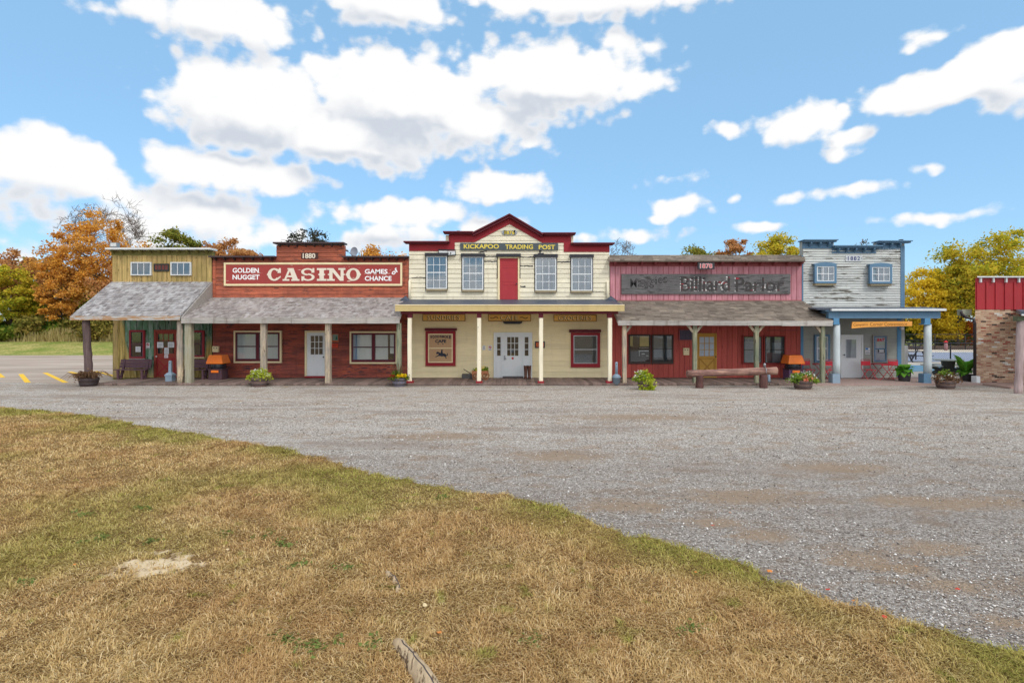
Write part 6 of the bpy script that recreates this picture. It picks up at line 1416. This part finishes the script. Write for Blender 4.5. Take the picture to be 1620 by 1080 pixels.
def reed():
    g_ = np.random.default_rng(77); n = 9000; x = g_.uniform(X(-120, 60), X(250, 60), n); y = g_.uniform(60.0, 62.4, n); z = np.array([bank(v) for v in y]) - .05
    h = g_.uniform(.4, 1.35, n) * (0.45 + .8*vnoise(x, y*0, 2.2, 5)); w = g_.uniform(.03, .06, n); a = g_.uniform(0, 3.14, n); lx, ly = g_.normal(0, .2, n)*h, g_.normal(0, .15, n)*h
    dx, dy = np.cos(a)*w, np.sin(a)*w
    v = np.stack([np.stack([x-dx, y-dy, z], 1), np.stack([x+dx, y+dy, z], 1), np.stack([x+lx+dx*.3, y+ly+dy*.3, z+h], 1), np.stack([x+lx-dx*.3, y+ly-dy*.3, z+h], 1)], 1).reshape(-1, 3)
    tag(np_mesh('tall_grass', v, np.arange(n*4).reshape(-1, 4), leafmat('dry_tall_grass', [C(112,110,56), C(176,160,104), C(206,188,134), C(120,128,60)], .8)), 'tall dry grass along the foot of the treeline', 'grass', kind='stuff')
reed()
o = thing('house', 'distant pale house half hidden behind the left trees', 'house', (X(104, 92), 92, .9))
part(o, o.location, 'wall', M['white'], lambda m: m.box(X(76, 92), X(132, 92), 92, 98, .9, Z(497, 92)))
part(o, o.location, 'roof', M['grey_wood'], lambda m: m.add([(X(74,92),91.6,Z(498,92)),(X(134,92),91.6,Z(498,92)),(X(134,92),95,Z(486,92)),(X(74,92),95,Z(486,92)),(X(74,92),98.4,Z(498,92)),(X(134,92),98.4,Z(498,92))], [(0,1,2,3),(3,2,5,4),(0,3,4),(1,5,2),(0,4,5,1)]))
part(o, o.location, 'window', M['dark'], lambda m: m.pb(92, 98, 500, 507, 91.95, .05)); part(o, o.location, 'window', M['dark'], lambda m: m.pb(110, 116, 500, 507, 91.95, .05))

# ------------------------------------------------------------------ loose stone on the yard
def stones():
    g_ = np.random.default_rng(9); n = 46000
    y = 4.2 + (g_.random(n*3) ** 1.5) * 15; x = g_.uniform(-1, 1, n*3) * (y*.93 + 1.5)
    ok = ~lawn_inside(x + g_.normal(0, .07, n*3), y + g_.normal(0, .07, n*3)); x, y = x[ok][:n], y[ok][:n]; n = len(x)
    keep = vnoise(x*.5, y, 1.1, 2) > .28
    for a, b, rx, ry in DIRT: keep &= (np.hypot((x-a)/rx, (y-b)/ry) > .3 + .7*g_.random(n)) | (g_.random(n) < .35)
    x, y = x[keep], y[keep]; n = len(x)
    s = g_.uniform(.005, .0115, n) * (1 + .04*y) * np.where(g_.random(n) < .06, 1.9, 1)
    o_ = np.array([[1,0,0],[0,1,0],[-1,0,0],[0,-1,0],[0,0,.7],[0,0,-.5]], float)
    v = o_[None] * g_.uniform(.55, 1.25, (n, 6, 1)); a = g_.uniform(0, 6.28, n); c, s_ = np.cos(a)[:, None], np.sin(a)[:, None]
    vx = v[:,:,0]*c - v[:,:,1]*s_*.75; vy = v[:,:,0]*s_ + v[:,:,1]*c*.75
    V = np.stack([vx*s[:,None] + x[:,None], vy*s[:,None] + y[:,None], v[:,:,2]*s[:,None] + .006 + s[:,None]*.25], 2).reshape(-1, 3)
    f = np.array([[0,1,4],[1,2,4],[2,3,4],[3,0,4],[1,0,5],[2,1,5],[3,2,5],[0,3,5]])
    Fc = (np.arange(n)[:,None,None]*6 + f[None]).reshape(-1, 3)
    m, t, p = base('gravel_stone', .85, .2); rnd = node(t, 'ShaderNodeNewGeometry').outputs['Random Per Island']
    r = node(t, 'ShaderNodeValToRGB', {0: rnd}); e = r.color_ramp.elements; e[0].color = C(104,96,90); e[1].color = C(240,236,232)
    for a_, c_ in ((.35, C(160,150,142)), (.7, C(196,188,180))): q = e.new(a_); q.color = c_
    setc(t, p, r.outputs[0]); tag(np_mesh('gravel', V, Fc, m), 'loose pale gravel stones scattered over the yard', 'gravel', kind='stuff')
stones()

# ------------------------------------------------------------------ dry grass
def grass():
    g_ = np.random.default_rng(12); X_, Y_, = [], []
    tot = 800000
    # density falls with distance from the viewer
    u = g_.random(tot); y = (2.9**.5 + u*(19**.5 - 2.9**.5))**2; x = g_.uniform(-1, 1, tot) * (y*.95 + 1.2)
    ok = lawn_inside(x + g_.normal(0, .045, tot), y + g_.normal(0, .045, tot))
    bp = np.hypot((x + 3.85)*1.5, (y - 6.15)*2.4) + (vnoise(x, y, .22, 8) - .5)*1.1 + (vnoise(x, y, .07, 18) - .5)*.5; ok &= (bp > .62) | (g_.random(tot) < .16)
    x, y = x[ok], y[ok]; n = len(x)
    # distance to the lawn edge drives the greener rim
    E = EDGE[(EDGE[:,1] > 1) & (EDGE[:,1] < 24)]; d = np.full(n, 9.0)
    for i in range(0, n, 20000): d[i:i+20000] = np.sqrt(((x[i:i+20000,None]-E[None,:,0])**2 + (y[i:i+20000,None]-E[None,:,1])**2).min(1))
    rim = np.clip(1 - d/(.35 + .05*y + .5*vnoise(x, y, 1.3, 1)), 0, 1)
    grn = np.clip(rim*.95*(vnoise(x, y, .7, 6)*1.5) + np.clip((vnoise(x, y, 1.5, 9)-.6)*2.2, 0, .7) + np.clip(1 - np.hypot((x+2.2)/1.6, (y-11.2)/1.6), 0, 1)*.9 + np.clip((vnoise(x, y, .16, 14)-.86)*9, 0, 1), 0, 1)
    grn = grn * (.55 + .45*g_.random(n))
    red = np.clip((vnoise(x, y, 1.0, 21)*.6 + vnoise(x, y, .35, 22)*.4 - .36)*2.4, 0, 1)
    h = (.02 + .036*g_.random(n)) * np.where(g_.random(n) < .03, 1.8, 1) * (.65 + .7*vnoise(x, y, .5, 30)) * (1 + .015*y); w = .0021 * (.7 + .6*g_.random(n)) * (.55 + y*.16)
    cl = 6.283*vnoise(x, y, .35, 33)*2; a = cl + g_.normal(0, 1.1, n); lean = g_.uniform(.5, 1.6, n)
    dx, dy = np.cos(a), np.sin(a); px_, py_ = -dy*w, dx*w; z0 = np.full(n, .008)
    P = [np.stack([x, y, z0], 1), np.stack([x + dx*h*.45*lean, y + dy*h*.45*lean, z0 + h*.62], 1), np.stack([x + dx*h*1.15*lean, y + dy*h*1.15*lean, z0 + h*(.92 - .34*lean)], 1)]
    S = np.stack([px_, py_, np.zeros(n)], 1)
    V = np.stack([P[0]-S, P[0]+S, P[1]-S*.85, P[1]+S*.85, P[2]-S*.25, P[2]+S*.25], 1).reshape(-1, 3); V[:, 2] = np.maximum(V[:, 2], .014)
    q = np.array([[0,1,3,2],[2,3,5,4]]); Fc = (np.arange(n)[:,None,None]*6 + q[None]).reshape(-1, 4)
    m, t, p = base('dry_grass'); t.nodes.remove(p)
    at = lambda k: node(t, 'ShaderNodeAttribute', attribute_name=k).outputs['Fac']
    r = node(t, 'ShaderNodeValToRGB', {0: at('tone')}); e = r.color_ramp.elements; e[0].color = C(118,90,54); e[1].color = C(238,216,172)
    for a_, c_ in ((.3, C(184,152,99)), (.6, C(209,178,121)), (.85, C(225,197,143))): k = e.new(a_); k.color = c_
    c = mixc(t, mth(t, 'MULTIPLY', at('russet'), .42), r.outputs[0], C(184,138,92))
    gcol = mixc(t, at('tone'), C(108,116,46), C(186,180,92)); c = mixc(t, at('green'), c, gcol)
    dsh = node(t, 'ShaderNodeBsdfDiffuse', {'Color': c}); tr = node(t, 'ShaderNodeBsdfTranslucent', {'Color': c}); mx = node(t, 'ShaderNodeMixShader', {0: .25, 1: dsh.outputs[0], 2: tr.outputs[0]})
    t.links.new(mx.outputs[0], t.nodes['Material Output'].inputs[0])
    rep = lambda v: np.repeat(v, 6)
    tag(np_mesh('grass', V, Fc, m, {'tone': rep(g_.random(n)), 'green': rep(grn), 'russet': rep(red)}), 'short dry tan grass with greener rim beside the gravel', 'grass', kind='stuff')
    print('blades', n)
grass()
def weeds():
    g_ = np.random.default_rng(14); cen = []
    for px, py in ((158,853),(420,852),(236,858),(450,866),(350,848),(40,926),(475,897),(540,899),(516,1022),(592,1018),(478,1024),(445,1012),(700,790),(850,1016),(1100,1000),(230,806),(130,815)):
        X0, Y0, _ = G(px, py); cen += [(X0 + a*.07, Y0 + b*.05, .03) for a, b in g_.normal(0, 1, (5, 2))]
    v, f = leaf_quads(np.array(cen), .035, 1000, .022, g_, flat_=.3, up=.6); v[:, 2] = np.maximum(v[:, 2], .02)
    tag(np_mesh('ground_weeds', v, f, leafmat('dark_weed_leaves', [C(92,112,58), C(132,146,80)], 5)), 'low dark green weeds dotted over the dry lawn', 'weeds', kind='stuff')
weeds()
# exposed roots and fallen leaves
ROOT = surf('bleached_root_wood', C(176,154,124), .45, 0, 'y', wood=C(96,76,56), peel=.3, dirt=.3, dirtcol=C(110,84,56), rough=.85, bmp=1.0)
def root(label, pts_, r_):
    P = [G(a, b) for a, b in pts_]; t = thing('tree_root', label, 'root', (P[0][0], P[0][1], 0), 'bleached roots showing in the lawn'); L_ = t.location; q = random.Random(len(label))
    m = MB(); n = 14; path, rad = [], []
    for i in range(n + 1):
        s = i/n*(len(P)-1); k = min(int(s), len(P)-2); p = Vector(P[k]).lerp(Vector(P[k+1]), s-k); path.append(p + Vector((q.uniform(-.008,.008), 0, .012 + q.uniform(-.004,.006)))); rad.append(r_[0] + (r_[1]-r_[0])*i/n)
    rad[0] *= .5; m.tube(path, rad, 10); m.build('wood', ROOT, t, L_)
    mm = MB(); mm.tube([p + Vector((.012, 0, rad[i]*.93)) for i, p in enumerate(path)][2:-1], .006, 4); mm.build('crack', M['hoop'], t, L_)
root('thick bleached root at the bottom edge of the lawn', [(625,1016),(645,1040),(662,1066),(690,1110)], (.05, .085))
root('thin bleached root in the middle of the lawn', [(611,906),(622,917),(628,926),(631,938)], (.03, .028))
LF = [(695,1006,'o'),(1100,909,'o'),(1218,908,'o'),(1310,938,'r'),(1350,955,'o'),(1399,982,'r'),(1128,835,'r'),(1155,814,'o'),(1450,900,'o'),(1515,937,'r'),(440,944,'w'),(170,1020,'w'),(32,845,'w'),(360,873,'w'),(842,832,'w'),(893,829,'w'),(1155,911,'w'),(1262,930,'w'),(118,897,'o'),(672,962,'w')]
lm = {'o': flat('orange_fallen_leaf', C(206,128,60), .8), 'r': flat('red_fallen_leaf', C(190,60,44), .8), 'w': flat('pale_fallen_leaf', C(206,184,142), .8)}
ln = {'o': 'small orange fallen leaf lying on the open ground', 'r': 'small red fallen leaf lying on the open ground', 'w': 'small pale dried fallen leaf lying on the dry lawn'}
for i, (a, b, k) in enumerate(LF):
    p = G(a, b); q = random.Random(i); n = 10; m = MB(); s = q.uniform(.018, .032)
    pts_ = [(s*(.62 + .38*abs(math.cos(j*1.5)))*math.cos(6.283*j/n), s*(.55 + .3*abs(math.sin(j*2)))*math.sin(6.283*j/n), q.uniform(0, .01)) for j in range(n)]
    m.add(pts_ + [(0, 0, .006)], [(j, (j+1)%n, n) for j in range(n)]); o = m.build('fallen_leaf', lm[k]); o.location = (p[0], p[1], .03 if k != 'r' else .035); o.rotation_euler = (q.uniform(-.3,.3), q.uniform(-.3,.3), q.uniform(0, 6))
    tag(o, ln[k], 'leaf', ln[k].split(' fallen')[0].replace('small ', '') + ' leaves on the ground')
